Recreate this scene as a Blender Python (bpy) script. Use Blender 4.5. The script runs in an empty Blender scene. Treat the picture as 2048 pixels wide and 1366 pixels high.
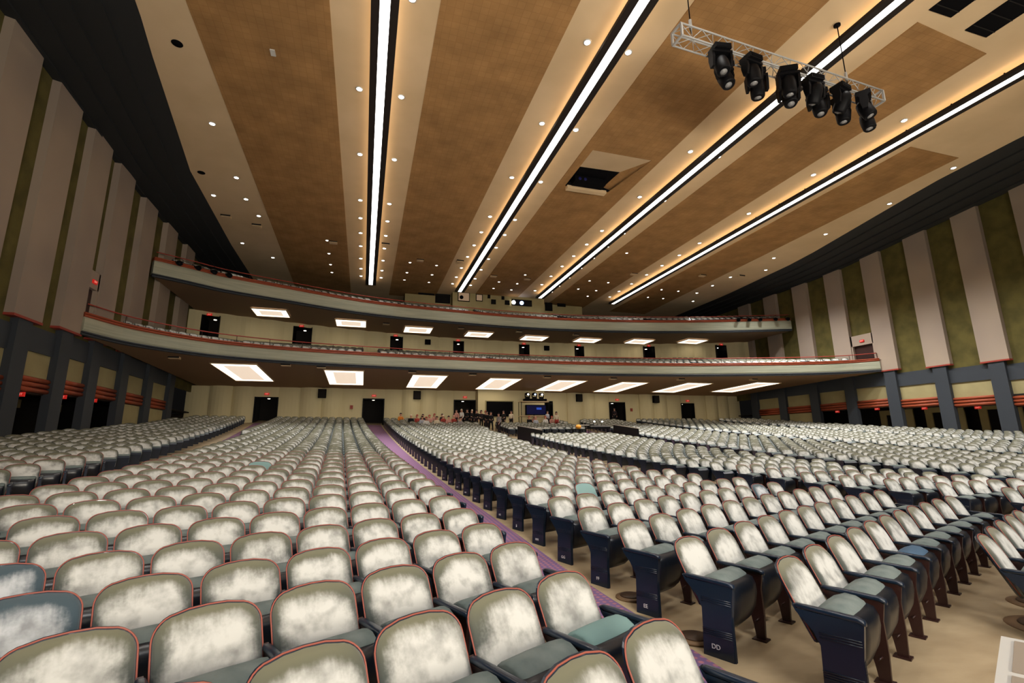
import bpy, math, random
import numpy as np
from mathutils import Vector, Matrix
random.seed(7)
SC = bpy.context.scene
COL = SC.collection
PI = math.pi
# ------------------------------------------------------------------ camera
CAMZ = 1.7
F, CX, CY = 968.0, 1024.0, 683.0
vY = np.array([725-CX, 890-CY, F]); vY /= np.linalg.norm(vY)
vZ = np.array([968-CX, -3850-CY, F]); vZ -= vZ.dot(vY)*vY; vZ /= np.linalg.norm(vZ)
vX = np.cross(vY, vZ)
if vX[0] < 0: vX = -vX
RW = np.array([vX, vY, vZ])                       # world = RW @ cam (x right, y down, z forward)
cam = bpy.data.cameras.new('camera'); camo = bpy.data.objects.new('camera', cam); COL.objects.link(camo)
cam.sensor_fit = 'HORIZONTAL'; cam.sensor_width = 36.0; cam.lens = F/2048*36; cam.clip_end = 300; cam.clip_start = .05
M = Matrix.Identity(4)
for i in range(3):
    M[i][0] = RW[i][0]; M[i][1] = -RW[i][1]; M[i][2] = -RW[i][2]
M[0][3], M[1][3], M[2][3] = 0, 0, CAMZ
camo.matrix_world = M
SC.camera = camo
# ------------------------------------------------------------------ world, exposure, light levels
w = bpy.data.worlds.new('world'); SC.world = w; w.use_nodes = True
w.node_tree.nodes['Background'].inputs[0].default_value = (.9, .85, .8, 1)
w.node_tree.nodes['Background'].inputs[1].default_value = .004
SC.view_settings.view_transform = 'Standard'; SC.view_settings.look = 'None'
SC.view_settings.exposure = 0.0; SC.view_settings.gamma = 1.0
SC.cycles.use_denoising = True
SC.cycles.max_bounces = 4; SC.cycles.diffuse_bounces = 3; SC.cycles.use_adaptive_sampling = True; SC.cycles.adaptive_threshold = .09; SC.cycles.adaptive_min_samples = 20
SC.cycles.sample_clamp_indirect = 6
L_STRIP = 6.0      # lens of the linear ceiling lights
L_UP = 8.0         # concealed uplight on top of them
L_SPOT = 680.0      # each round downlight, watts
L_PANEL = 2.5       # lay light panels under the balconies
L_CEIL_FILL = 1250.0     # added unseen fill thrown up at the ceiling
L_FRONT_FILL = 250.0    # added fill lights behind the camera
# ------------------------------------------------------------------ materials
def mat(name, col, rough=.6, spec=.3, emit=None, es=0, metal=0, coat=0):
    m = bpy.data.materials.new(name); m.use_nodes = True
    b = m.node_tree.nodes['Principled BSDF']
    b.inputs['Base Color'].default_value = (*col, 1); b.inputs['Roughness'].default_value = rough
    b.inputs['Specular IOR Level'].default_value = spec; b.inputs['Metallic'].default_value = metal
    b.inputs['Coat Weight'].default_value = coat
    if emit:
        b.inputs['Emission Color'].default_value = (*emit, 1); b.inputs['Emission Strength'].default_value = es
    return m
def noise_mix(m, c1, c2, scale=3, detail=4, lo=.35, hi=.65, coord='Object', stretch=(1, 1, 1), bump=0, bscale=None):
    nt = m.node_tree; N = nt.nodes; Lk = nt.links; b = N['Principled BSDF']
    tc = N.new('ShaderNodeTexCoord'); mp = N.new('ShaderNodeMapping'); mp.inputs['Scale'].default_value = stretch
    nz = N.new('ShaderNodeTexNoise'); nz.inputs['Scale'].default_value = scale; nz.inputs['Detail'].default_value = detail
    mr = N.new('ShaderNodeMapRange'); mr.inputs[1].default_value = lo; mr.inputs[2].default_value = hi
    mx = N.new('ShaderNodeMix'); mx.data_type = 'RGBA'
    mx.inputs[6].default_value = (*c1, 1); mx.inputs[7].default_value = (*c2, 1)
    Lk.new(tc.outputs[coord], mp.inputs[0]); Lk.new(mp.outputs[0], nz.inputs[0]); Lk.new(nz.outputs[0], mr.inputs[0])
    Lk.new(mr.outputs[0], mx.inputs[0]); Lk.new(mx.outputs[2], b.inputs['Base Color'])
    if bump:
        n2 = N.new('ShaderNodeTexNoise'); n2.inputs['Scale'].default_value = bscale or scale*6
        bp = N.new('ShaderNodeBump'); bp.inputs['Strength'].default_value = bump
        Lk.new(mp.outputs[0], n2.inputs[0]); Lk.new(n2.outputs[0], bp.inputs['Height']); Lk.new(bp.outputs[0], b.inputs['Normal'])
    return mx
MT = {}
MT['floor'] = mat('painted_concrete', (.5, .36, .2), .55)
noise_mix(MT['floor'], (.42, .325, .20), (.31, .23, .135), 1.3, 8, .38, .7, stretch=(1, 2.2, 1), bump=.06)
MT['cream'] = mat('cream_plaster', (.62, .46, .27), .8)
noise_mix(MT['cream'], (.66, .50, .31), (.60, .45, .27), .5, 3)
MT['tile'] = mat('brown_acoustic_tile', (.25, .13, .05), .9)
def tile_nodes():
    m = MT['tile']; nt = m.node_tree; N = nt.nodes; L = nt.links; b = N['Principled BSDF']
    tc = N.new('ShaderNodeTexCoord'); br = N.new('ShaderNodeTexBrick')
    br.inputs['Color1'].default_value = (.36, .20, .075, 1); br.inputs['Color2'].default_value = (.33, .18, .066, 1)
    br.inputs['Mortar'].default_value = (.30, .16, .06, 1); br.inputs['Scale'].default_value = 1
    br.inputs['Mortar Size'].default_value = .012; br.inputs['Brick Width'].default_value = .3; br.inputs['Row Height'].default_value = .3
    br.offset = 0
    nz = N.new('ShaderNodeTexNoise'); nz.inputs['Scale'].default_value = .9; nz.inputs['Detail'].default_value = 6
    mr = N.new('ShaderNodeMapRange'); mr.inputs[1].default_value = .3; mr.inputs[2].default_value = .7; mr.inputs[3].default_value = .8; mr.inputs[4].default_value = 1.15
    mx = N.new('ShaderNodeVectorMath'); mx.operation = 'SCALE'
    L.new(tc.outputs['Object'], br.inputs[0]); L.new(tc.outputs['Object'], nz.inputs[0]); L.new(nz.outputs[0], mr.inputs[0])
    L.new(br.outputs[0], mx.inputs[0]); L.new(mr.outputs[0], mx.inputs['Scale']); L.new(mx.outputs[0], b.inputs['Base Color'])
tile_nodes()
MT['pil'] = mat('rose_plaster', (.36, .29, .23), .85); noise_mix(MT['pil'], (.38, .305, .24), (.31, .25, .21), .25, 2)
MT['olive'] = mat('olive_fabric', (.11, .10, .022), .95); noise_mix(MT['olive'], (.125, .105, .03), (.08, .068, .02), 1.1, 6)
MT['navy'] = mat('slate_paint', (.042, .05, .062), .6)
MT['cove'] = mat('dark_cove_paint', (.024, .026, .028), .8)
MT['rib'] = mat('terracotta_paint', (.33, .07, .03), .45)
MT['redtrim'] = mat('red_trim', (.32, .05, .035), .5)
MT['beige'] = mat('khaki_plaster', (.36, .31, .16), .85); noise_mix(MT['beige'], (.38, .33, .17), (.32, .275, .14), .7, 3)
MT['backwall'] = mat('back_wall_plaster', (.68, .60, .36), .85)
MT['fascia'] = mat('sage_fascia', (.33, .34, .25), .5); noise_mix(MT['fascia'], (.44, .45, .34), (.34, .36, .28), 1.2, 5, stretch=(.4, .4, 8))
MT['soffit'] = mat('brown_soffit', (.30, .19, .11), .8)
MT['black'] = mat('black', (.004, .004, .005), .8, .05)
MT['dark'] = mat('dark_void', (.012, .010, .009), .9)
MT['glossblack'] = mat('gloss_black', (.004, .004, .005), .5, .12)
MT['troughm'] = mat('dark_trough_enamel', (.022, .017, .015), .5, .15)
MT['alu'] = mat('aluminium', (.36, .36, .35), .5, .3)
MT['lens'] = mat('white_diffuser', (.9, .9, .9), .5, emit=(1, .97, .92), es=L_STRIP)
MT['up'] = mat('warm_uplight', (.9, .9, .9), .5, emit=(1, .70, .42), es=L_UP)
MT['bulb'] = mat('lamp_glass', (.9, .9, .9), .5, emit=(1, .95, .88), es=14)
MT['bulbwarm'] = mat('warm_lamp_glass', (.9, .9, .9), .5, emit=(1, .9, .75), es=4)
MT['bulbblue'] = mat('blue_lamp_glass', (.9, .9, .9), .5, emit=(.35, .5, 1), es=9)
MT['panel'] = mat('lay_light', (.9, .9, .9), .5, emit=(1, .86, .68), es=L_PANEL)
MT['panelc'] = mat('lay_light_centre', (.9, .9, .9), .5, emit=(1, .80, .62), es=.8)
MT['exit'] = mat('exit_red', (.5, .02, .02), .4, emit=(1, .03, .02), es=.28)
MT['exitl'] = mat('exit_letters', (.9, .6, .5), .4, emit=(1, .35, .28), es=.7)
MT['white'] = mat('white_plastic', (.55, .54, .51), .5)
MT['lensgrey'] = mat('lens_glass', (.22, .22, .22), .2, .5)
MT['greyp'] = mat('grey_panel', (.30, .25, .20), .5)
MT['screen'] = mat('monitor_screen', (.01, .01, .05), .2, emit=(.01, .015, .1), es=.12)
MT['glint'] = mat('blue_screen_patch', (.02, .05, .3), .3, emit=(.03, .1, .6), es=.5)
MT['orange'] = mat('orange_ball', (.9, .38, .05), .5)
MT['brass'] = mat('letter_metal', (.75, .76, .78), .3, .5, metal=.3)
MT['stain'] = mat('dark_floor_disc', (.085, .05, .03), .5); MT['stain2'] = mat('brown_floor_ring', (.2, .12, .06), .5)
# chair materials
MT['shell'] = mat('navy_enamel', (.006, .015, .032), .3, .5, coat=.15)
MT['pan'] = mat('dark_seat_pan', (.006, .008, .013), .3, .45)
MT['maroon'] = mat('maroon_enamel', (.028, .009, .007), .4, .5)
MT['piping'] = mat('salmon_edge', (.30, .085, .06), .45)
MT['teal'] = mat('teal_velvet', (.18, .29, .28), .9)
MT['bluevel'] = mat('blue_velvet', (.055, .10, .16), .85)
def velvet(name, edge, top, centre, cov):  # wear plus painted shading: sides and top darkened, centre brightened in the colour
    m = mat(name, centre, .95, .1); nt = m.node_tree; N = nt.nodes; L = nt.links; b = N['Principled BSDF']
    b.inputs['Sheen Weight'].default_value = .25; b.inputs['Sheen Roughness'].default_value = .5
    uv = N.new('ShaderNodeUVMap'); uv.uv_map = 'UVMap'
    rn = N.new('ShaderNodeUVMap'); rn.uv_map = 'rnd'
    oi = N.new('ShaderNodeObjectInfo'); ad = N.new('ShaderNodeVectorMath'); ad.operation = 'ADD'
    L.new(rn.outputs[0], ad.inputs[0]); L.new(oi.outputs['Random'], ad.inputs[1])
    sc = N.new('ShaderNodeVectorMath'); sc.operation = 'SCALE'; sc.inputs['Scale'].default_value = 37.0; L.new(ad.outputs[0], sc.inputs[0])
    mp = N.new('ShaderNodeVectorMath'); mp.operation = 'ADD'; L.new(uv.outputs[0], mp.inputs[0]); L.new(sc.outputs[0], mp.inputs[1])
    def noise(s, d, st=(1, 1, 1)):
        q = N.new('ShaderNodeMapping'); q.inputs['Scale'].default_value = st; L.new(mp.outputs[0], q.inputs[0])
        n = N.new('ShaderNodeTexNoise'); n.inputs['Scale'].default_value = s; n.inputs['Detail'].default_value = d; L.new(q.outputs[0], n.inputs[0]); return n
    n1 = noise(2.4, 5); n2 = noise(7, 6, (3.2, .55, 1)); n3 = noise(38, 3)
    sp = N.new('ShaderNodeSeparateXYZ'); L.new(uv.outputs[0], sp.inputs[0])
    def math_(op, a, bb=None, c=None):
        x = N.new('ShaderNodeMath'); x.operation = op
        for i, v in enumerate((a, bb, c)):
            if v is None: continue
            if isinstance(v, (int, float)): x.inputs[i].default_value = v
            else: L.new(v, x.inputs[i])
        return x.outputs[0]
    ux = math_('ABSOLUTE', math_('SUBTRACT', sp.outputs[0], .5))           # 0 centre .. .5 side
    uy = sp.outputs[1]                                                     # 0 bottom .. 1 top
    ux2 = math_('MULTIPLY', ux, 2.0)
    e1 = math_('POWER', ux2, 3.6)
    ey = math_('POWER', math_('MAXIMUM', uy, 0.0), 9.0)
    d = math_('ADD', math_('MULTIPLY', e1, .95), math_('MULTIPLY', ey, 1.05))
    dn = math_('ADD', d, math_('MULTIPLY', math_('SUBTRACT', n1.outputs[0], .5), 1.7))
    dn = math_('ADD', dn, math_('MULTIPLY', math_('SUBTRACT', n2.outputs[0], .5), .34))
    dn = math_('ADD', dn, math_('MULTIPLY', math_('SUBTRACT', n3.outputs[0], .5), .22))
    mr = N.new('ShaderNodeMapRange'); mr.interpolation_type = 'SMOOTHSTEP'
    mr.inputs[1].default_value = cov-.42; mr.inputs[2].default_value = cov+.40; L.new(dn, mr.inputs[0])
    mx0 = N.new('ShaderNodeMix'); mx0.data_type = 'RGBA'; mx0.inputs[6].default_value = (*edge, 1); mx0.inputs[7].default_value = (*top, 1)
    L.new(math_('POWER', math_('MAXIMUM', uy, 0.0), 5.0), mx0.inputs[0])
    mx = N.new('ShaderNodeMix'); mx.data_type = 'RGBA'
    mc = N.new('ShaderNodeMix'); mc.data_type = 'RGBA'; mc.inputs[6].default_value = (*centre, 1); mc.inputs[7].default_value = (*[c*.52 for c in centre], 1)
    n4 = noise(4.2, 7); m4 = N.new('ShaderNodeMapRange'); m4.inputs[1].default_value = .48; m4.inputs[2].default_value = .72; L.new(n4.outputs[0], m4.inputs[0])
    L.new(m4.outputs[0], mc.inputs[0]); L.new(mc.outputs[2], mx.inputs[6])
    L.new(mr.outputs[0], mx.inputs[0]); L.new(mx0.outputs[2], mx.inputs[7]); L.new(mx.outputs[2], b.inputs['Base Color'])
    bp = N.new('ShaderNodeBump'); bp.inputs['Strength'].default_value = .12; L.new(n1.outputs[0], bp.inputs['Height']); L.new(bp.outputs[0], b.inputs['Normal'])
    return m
MT['velvet'] = velvet('worn_shaded_grey_velvet', (.06, .07, .068), (.15, .145, .095), (.56, .56, .53), .50)
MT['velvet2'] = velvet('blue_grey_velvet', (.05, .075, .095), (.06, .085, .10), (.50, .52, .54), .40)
MT['seatv'] = mat('seat_velvet', (.12, .15, .145), .9); noise_mix(MT['seatv'], (.10, .13, .125), (.17, .20, .19), 6, 4)
MT['carpet'] = mat('purple_carpet', (.22, .09, .26), .95)
def carpet_nodes():
    m = MT['carpet']; nt = m.node_tree; N = nt.nodes; L = nt.links; b = N['Principled BSDF']
    tc = N.new('ShaderNodeTexCoord'); mp = N.new('ShaderNodeMapping'); mp.inputs['Scale'].default_value = (13, 13, 0)
    vo = N.new('ShaderNodeTexVoronoi'); vo.inputs['Scale'].default_value = 1; vo.inputs['Randomness'].default_value = 0
    mr = N.new('ShaderNodeMapRange'); mr.inputs[1].default_value = .22; mr.inputs[2].default_value = .36
    mx = N.new('ShaderNodeMix'); mx.data_type = 'RGBA'; mx.inputs[6].default_value = (.36, .15, .19, 1); mx.inputs[7].default_value = (.165, .10, .215, 1)
    L.new(tc.outputs['Object'], mp.inputs[0]); L.new(mp.outputs[0], vo.inputs[0]); L.new(vo.outputs[0], mr.inputs[0]); L.new(mr.outputs[0], mx.inputs[0])
    L.new(mx.outputs[2], b.inputs['Base Color'])
carpet_nodes()
# ------------------------------------------------------------------ mesh helpers
class MB:
    def __init__(s): s.v = []; s.f = []; s.m = []; s.mats = []; s.sm = []
    def mi(s, m):
        if m not in s.mats: s.mats.append(m)
        return s.mats.index(m)
    def add(s, vs, fs, m='navy', smooth=False):
        o = len(s.v); s.v += [tuple(v) for v in vs]; k = s.mi(m)
        for f in fs: s.f.append([i+o for i in f]); s.m.append(k); s.sm.append(smooth)
    def box(s, x0, x1, y0, y1, z0, z1, m='navy'):
        s.add([(x0, y0, z0), (x1, y0, z0), (x1, y1, z0), (x0, y1, z0), (x0, y0, z1), (x1, y0, z1), (x1, y1, z1), (x0, y1, z1)],
              [(0, 3, 2, 1), (4, 5, 6, 7), (0, 1, 5, 4), (1, 2, 6, 5), (2, 3, 7, 6), (3, 0, 4, 7)], m)
    def quad(s, a, b, c, d, m='navy'): s.add([a, b, c, d], [(0, 1, 2, 3)], m)
    def tube(s, pts, r, m='navy', n=8, closed=False, smooth=True):
        P = [Vector(p) for p in pts]; k = len(P); vs = []
        up = Vector((0, 0, 1))
        for i in range(k):
            if closed: t = P[(i+1) % k]-P[i-1]
            else: t = P[min(i+1, k-1)]-P[max(i-1, 0)]
            t.normalize(); a = t.cross(up)
            if a.length < 1e-3: a = t.cross(Vector((0, 1, 0)))
            a.normalize(); b = t.cross(a)
            rr = r[i] if isinstance(r, (list, tuple)) else r
            for j in range(n):
                q = 2*PI*j/n; vs.append(P[i]+a*math.cos(q)*rr+b*math.sin(q)*rr)
        fs = []
        for i in range(k if closed else k-1):
            i2 = (i+1) % k
            for j in range(n): fs.append((i*n+j, i*n+(j+1) % n, i2*n+(j+1) % n, i2*n+j))
        if not closed: fs += [tuple(range(n-1, -1, -1)), tuple((k-1)*n+j for j in range(n))]
        s.add(vs, fs, m, smooth)
    def lathe(s, prof, c, axis='z', m='navy', n=16, smooth=True):
        vs = []; k = len(prof); C_ = Vector(c)
        for r, h in prof:
            for j in range(n):
                a = 2*PI*j/n
                if axis == 'z': p = (r*math.cos(a), r*math.sin(a), h)
                elif axis == 'y': p = (r*math.cos(a), h, r*math.sin(a))
                else: p = (h, r*math.cos(a), r*math.sin(a))
                vs.append(C_+Vector(p))
        fs = [(i*n+j, i*n+(j+1) % n, (i+1)*n+(j+1) % n, (i+1)*n+j) for i in range(k-1) for j in range(n)]
        fs += [tuple(range(n-1, -1, -1)), tuple((k-1)*n+j for j in range(n))]
        s.add(vs, fs, m, smooth)
    def sweep(s, curve, prof, m='navy', smooth=False, caps=True):
        """profile (offset outward = -normal dir, z) closed polygon swept along plan curve of (x, y)"""
        k = len(curve); n = len(prof); vs = []
        for i in range(k):
            a = Vector(curve[max(i-1, 0)]); b = Vector(curve[min(i+1, k-1)]); t = (b-a).normalized(); nx, ny = t.y, -t.x
            for o, z in prof: vs.append((curve[i][0]+nx*o, curve[i][1]+ny*o, z))
        fs = [(i*n+j, (i+1)*n+j, (i+1)*n+(j+1) % n, i*n+(j+1) % n) for i in range(k-1) for j in range(n)]
        if caps: fs += [tuple(range(n)), tuple((k-1)*n+j for j in range(n-1, -1, -1))]
        s.add(vs, fs, m, smooth)
    def mesh(s, name):
        me = bpy.data.meshes.new(name); me.from_pydata(s.v, [], s.f)
        for m in s.mats: me.materials.append(MT[m] if isinstance(m, str) else m)
        me.polygons.foreach_set('material_index', s.m); me.polygons.foreach_set('use_smooth', s.sm); me.update()
        return me
    def build(s, name, parent=None, loc=(0, 0, 0), rotz=0): return link(name, s.mesh(name), parent, loc, rotz)
def link(name, me, parent=None, loc=(0, 0, 0), rotz=0):
    o = bpy.data.objects.new(name, me); COL.objects.link(o); o.location = loc; o.rotation_euler = (0, 0, rotz)
    if parent is not None: o.parent = parent
    return o
def tag(o, label, cat, group=None, kind=None):
    if label: o['label'] = label
    if cat: o['category'] = cat
    if group: o['group'] = group
    if kind: o['kind'] = kind
    return o
def thing(name, label, cat, loc=(0, 0, 0), rotz=0, group=None):
    o = bpy.data.objects.new(name, None); COL.objects.link(o); o.location = loc; o.rotation_euler = (0, 0, rotz); o.empty_display_size = .1
    return tag(o, label, cat, group)
def struct(o): o['kind'] = 'structure'; return o
def copytree(root, loc, rotz, name=None):
    r = root.copy(); COL.objects.link(r); r.location = loc; r.rotation_euler = (0, 0, rotz)
    for ch in list(root.children):
        c = ch.copy(); COL.objects.link(c); c.parent = r
        for g in list(ch.children):
            d = g.copy(); COL.objects.link(d); d.parent = c
    return r
def ordinal(n):
    W = ['', 'first', 'second', 'third', 'fourth', 'fifth', 'sixth', 'seventh', 'eighth', 'ninth', 'tenth', 'eleventh', 'twelfth', 'thirteenth', 'fourteenth', 'fifteenth', 'sixteenth', 'seventeenth', 'eighteenth', 'nineteenth', 'twentieth']
    if n < len(W): return W[n]
    return '%d%s' % (n, {1: 'st', 2: 'nd', 3: 'rd'}.get(n % 10, 'th'))
def text_mesh(txt, size, mat_):
    cu = bpy.data.curves.new('txt', 'FONT'); cu.body = txt; cu.size = size; cu.extrude = .002; cu.align_x = 'CENTER'; cu.align_y = 'CENTER'
    o = bpy.data.objects.new('txt', cu); COL.objects.link(o)
    dg = bpy.context.evaluated_depsgraph_get(); dg.update()
    me = bpy.data.meshes.new_from_object(o.evaluated_get(dg)); me.materials.clear(); me.materials.append(mat_)
    bpy.data.objects.remove(o); bpy.data.curves.remove(cu)
    return me
# ------------------------------------------------------------------ the bowl of the floor
XA = 13.2
def gg(u): return .57*(math.sqrt(u*u+36)-6)
def Afade(n): return 1-.7*min(max(n, 0), 44)/44.
def Yof(n, X):
    Y1 = 3.52+.986*n; u1 = XA-(2.935-.0288*Y1)
    return Y1+Afade(n)*(gg(u1)-gg(abs(X-XA)))
def zf(n):
    t = .986*n
    return (.03*t if t < 0 else .0375*t+.00103*t*t)-.045*math.exp(-((t-2.6)/1.9)**2)
def nof(X, Y):
    lo, hi = -60., 120.
    for _ in range(40):
        m_ = (lo+hi)/2
        if Yof(m_, X) < Y: lo = m_
        else: hi = m_
    return (lo+hi)/2
def floorz(X, Y): return zf(nof(X, Y))
WXL, WXR = -13.4, 40.5            # faces of the side pilasters
HC = 15.3+CAMZ                    # ceiling
YB = 45.9                         # back wall of the ground floor
def floor_mesh():
    mb = MB(); xs = [WXL-3.5+i*1.0 for i in range(62)]; xs = [x for x in xs if x < WXR+3.5]+[WXR+3.5]
    ns = [-14+i for i in range(75)]; vs = []
    for n in ns:
        for x in xs: vs.append((x, Yof(n, x), zf(n)))
    k = len(xs); fs = [(i*k+j, i*k+j+1, (i+1)*k+j+1, (i+1)*k+j) for i in range(len(ns)-1) for j in range(k-1)]
    mb.add(vs, fs, 'floor', True); return mb.build('floor')
struct(floor_mesh())
# aisles
def A1r(Y): return 2.935-.0288*Y
def A1l(Y): return 1.93-.043*Y+.11*math.exp(-max(Y-1.7, 0))
def A0r(Y): return -3.95-.07*Y
def A0l(Y): return -4.75-.095*Y
def A2l(Y): return 7.39+(12.4-Y)*.33 if Y < 12.4 else 6.4+.08*Y
def A2r(Y): return 9.8+(14-Y)*.18 if Y < 14 else 9.1+.05*Y
def A3r(Y): return 17.5-(20-Y)*.1 if Y < 20 else 15.2+.115*Y
def A3l(Y): return A3r(Y)-1.7
def A4l(Y): return 23.2+.03*Y
def A4r(Y): return 24.7+.04*Y
def A5l(Y): return 30.35+.07*Y
def A5r(Y): return 31.2+.095*Y
def runner(l, r, y0, y1, dl, dr, label):
    mb = MB(); vs = []; N = 50
    for i in range(N+1):
        y = y0+(y1-y0)*i/N; a = l(y)+dl; b = r(y)-dr
        for x in (a, (a+b)/2, b): vs.append((x, y, floorz(x, y)+.012))
    mb.add(vs, [(i*3+j, i*3+j+1, i*3+j+4, i*3+j+3) for i in range(N) for j in range(2)], 'carpet', True)
    tag(mb.build('aisle_carpet'), label, 'carpet')
runner(A1l, A1r, -1.5, 45.6, -.08, .13, 'patterned purple carpet runner down the long aisle beside the lettered seat ends')
runner(A0l, A0r, 3, 45.5, .3, .25, 'purple carpet runner in the aisle nearest the left wall')
runner(A2l, A2r, 5, 45.4, .4, .4, 'purple carpet runner in the dark aisle leading to the standing people')
runner(A3l, A3r, 8, 45.4, .2, .2, 'purple carpet runner in the aisle right of the mixing desk')
# ------------------------------------------------------------------ theatre seats
SP = .598
SPL = .570       # seats left of the purple aisle are a little narrower
def outline(w, h, r, n=5, crown=.012):
    """backrest outline in (u across, v up), counter-clockwise from bottom left"""
    p = [(-w*.46, 0), (0, -.004), (w*.46, 0)]
    p += [(w*.5, h*.35), (w*.5, h-r)]
    for i in range(1, n+1):
        a = PI/2*i/n; p.append((w*.5-r+r*math.cos(a), h-r+r*math.sin(a)))
    p += [(w*.18, h+crown*.8), (0, h+crown), (-w*.18, h+crown*.8)]
    for i in range(0, n):
        a = PI/2+PI/2*i/n; p.append((-w*.5+r+r*math.cos(a), h-r+r*math.sin(a)))
    p += [(-w*.5, h-r), (-w*.5, h*.35)]
    return p
LEAN = math.radians(25)
BY, BZ, BH, BW = .31, .355, .505, .51
def back_pt(u, v, d):
    """u across, v up along the leaning back, d forward of the back plane"""
    curve = .03*(u/.25)**2                         # slight wrap
    return (u, BY+v*math.sin(LEAN)-(d+curve)*math.cos(LEAN), BZ+v*math.cos(LEAN)-(d+curve)*math.sin(LEAN)*.6)
def cushion_mesh(nr=6, noutl=6, mt='velvet'):
    o = outline(BW, BH, .105, noutl); cx, cy = 0, BH*.5; vs = []; uvs = []
    rings = [1.0, .985, .95, .88, .74, .5, .25][:nr+1] if nr > 3 else [1.0, .93, .6]
    dep = {1.0: 0, .985: .022, .95: .036, .93: .04, .88: .046, .74: .056, .6: .06, .5: .064, .25: .068}
    for s_ in rings:
        for u, v in o:
            uu = cx+(u-cx)*s_; vv = cy+(v-cy)*s_; vs.append(back_pt(uu, vv, dep[s_])); uvs.append((uu/BW+.5, vv/BH))
    n = len(o); k = len(rings); vs.append(back_pt(cx, cy, .07)); uvs.append((.5, .5)); fs = []
    for i in range(k-1):
        for j in range(n): fs.append((i*n+j, i*n+(j+1) % n, (i+1)*n+(j+1) % n, (i+1)*n+j))
    for j in range(n): fs.append(((k-1)*n+j, (k-1)*n+(j+1) % n, k*n))
    return vs, fs, uvs
def set_uv(me, uvs, rnd=None):
    a = me.uv_layers.new(name='UVMap'); b = me.uv_layers.new(name='rnd')
    li = np.empty(len(me.loops), dtype=np.int32); me.loops.foreach_get('vertex_index', li)
    U = np.array(uvs, dtype=np.float32); a.data.foreach_set('uv', U[li].ravel())
    Rr = np.zeros((len(me.loops), 2), dtype=np.float32) if rnd is None else np.array(rnd, dtype=np.float32)[li]
    b.data.foreach_set('uv', Rr.ravel())
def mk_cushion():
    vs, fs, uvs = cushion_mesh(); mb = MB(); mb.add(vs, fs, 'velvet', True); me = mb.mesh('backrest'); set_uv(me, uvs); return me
def mk_shell():
    mb = MB(); o = outline(BW+.012, BH+.006, .11, 6); n = len(o)
    vs = [back_pt(u, v-.002, .004) for u, v in o]+[back_pt(u, v-.002, -.016) for u, v in o]+[back_pt(u*.9, .5*BH+(v-.5*BH)*.92, -.032) for u, v in o]
    fs = [(j, n+j, n+(j+1) % n, (j+1) % n) for j in range(n)]+[(n+j, 2*n+j, 2*n+(j+1) % n, n+(j+1) % n) for j in range(n)]
    fs += [tuple(2*n+j for j in range(n)), tuple(range(n-1, -1, -1))]
    mb.add(vs, fs, 'shell', False); return mb.mesh('back_shell')
def mk_piping():
    mb = MB(); o = outline(BW+.012, BH+.006, .11, 7); o = o[3:]
    o = [(BW*.47, .02)]+o+[(-BW*.47, .02)]
    mb.tube([back_pt(u, v, .003) for u, v in o], .0048, 'piping', 6); return mb.mesh('edge_piping')
def seat_prof():
    # folded seat: pan in front (y small), cushion behind it, seen in section (y, z)
    pan = [(.055, .552), (.012, .540), (-.012, .49), (-.016, .42), (.004, .31), (.045, .225), (.10, .175)]
    return pan
def mk_pan():
    mb = MB(); P = seat_prof(); xs = [-.235, -.215, -.12, 0, .12, .215, .235]; ins = [.03, .006, -.004, -.008, -.004, .006, .03]; vs = []
    for (y, z) in P:
        for x, i in zip(xs, ins): vs.append((x*(1 if z > .3 else .88), y+i, z+(.012 if abs(x) < .13 and z > .56 else 0)))
    k = len(xs); fs = [(a*k+b, a*k+b+1, (a+1)*k+b+1, (a+1)*k+b) for a in range(len(P)-1) for b in range(k-1)]
    o = len(vs)
    for (y, z) in P:                                # back face of the pan
        for x in xs: vs.append((x*(1 if z > .3 else .88)*.97, y+.045, z-.004))
    fs += [(o+a*k+b+1, o+a*k+b, o+(a+1)*k+b, o+(a+1)*k+b+1) for a in range(len(P)-1) for b in range(k-1)]
    for a in range(len(P)-1):
        fs += [(a*k, (a+1)*k, o+(a+1)*k, o+a*k), ((a+1)*k+k-1, a*k+k-1, o+a*k+k-1, o+(a+1)*k+k-1)]
    for b in range(k-1): fs += [(b+1, b, o+b, o+b+1), ((len(P)-1)*k+b, (len(P)-1)*k+b+1, o+(len(P)-1)*k+b+1, o+(len(P)-1)*k+b)]
    mb.add(vs, fs, 'pan', True); return mb.mesh('seat_pan')
def mk_seat(m='seatv'):
    mb = MB(); P = [(.075, .24), (.05, .42), (.05, .53), (.065, .565), (.12, .595), (.19, .60), (.26, .57), (.305, .50), (.30, .40), (.22, .24), (.12, .20)]
    xs = [-.23, -.222, -.19, 0, .19, .222, .23]; ins = [.80, .93, 1, 1.03, 1, .93, .80]; cy, cz = .19, .42; vs = []
    for x, s_ in zip(xs, ins):
        for y, z in P: vs.append((x, cy+(y-cy)*s_, cz+(z-cz)*(.5+.5*s_)))
    n = len(P); fs = [(a*n+b, a*n+(b+1) % n, (a+1)*n+(b+1) % n, (a+1)*n+b) for a in range(len(xs)-1) for b in range(n)]
    fs += [tuple(range(n-1, -1, -1)), tuple((len(xs)-1)*n+b for b in range(n))]
    mb.add(vs, fs, m, True); return mb.mesh('seat')
AX = SP*.5
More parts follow.
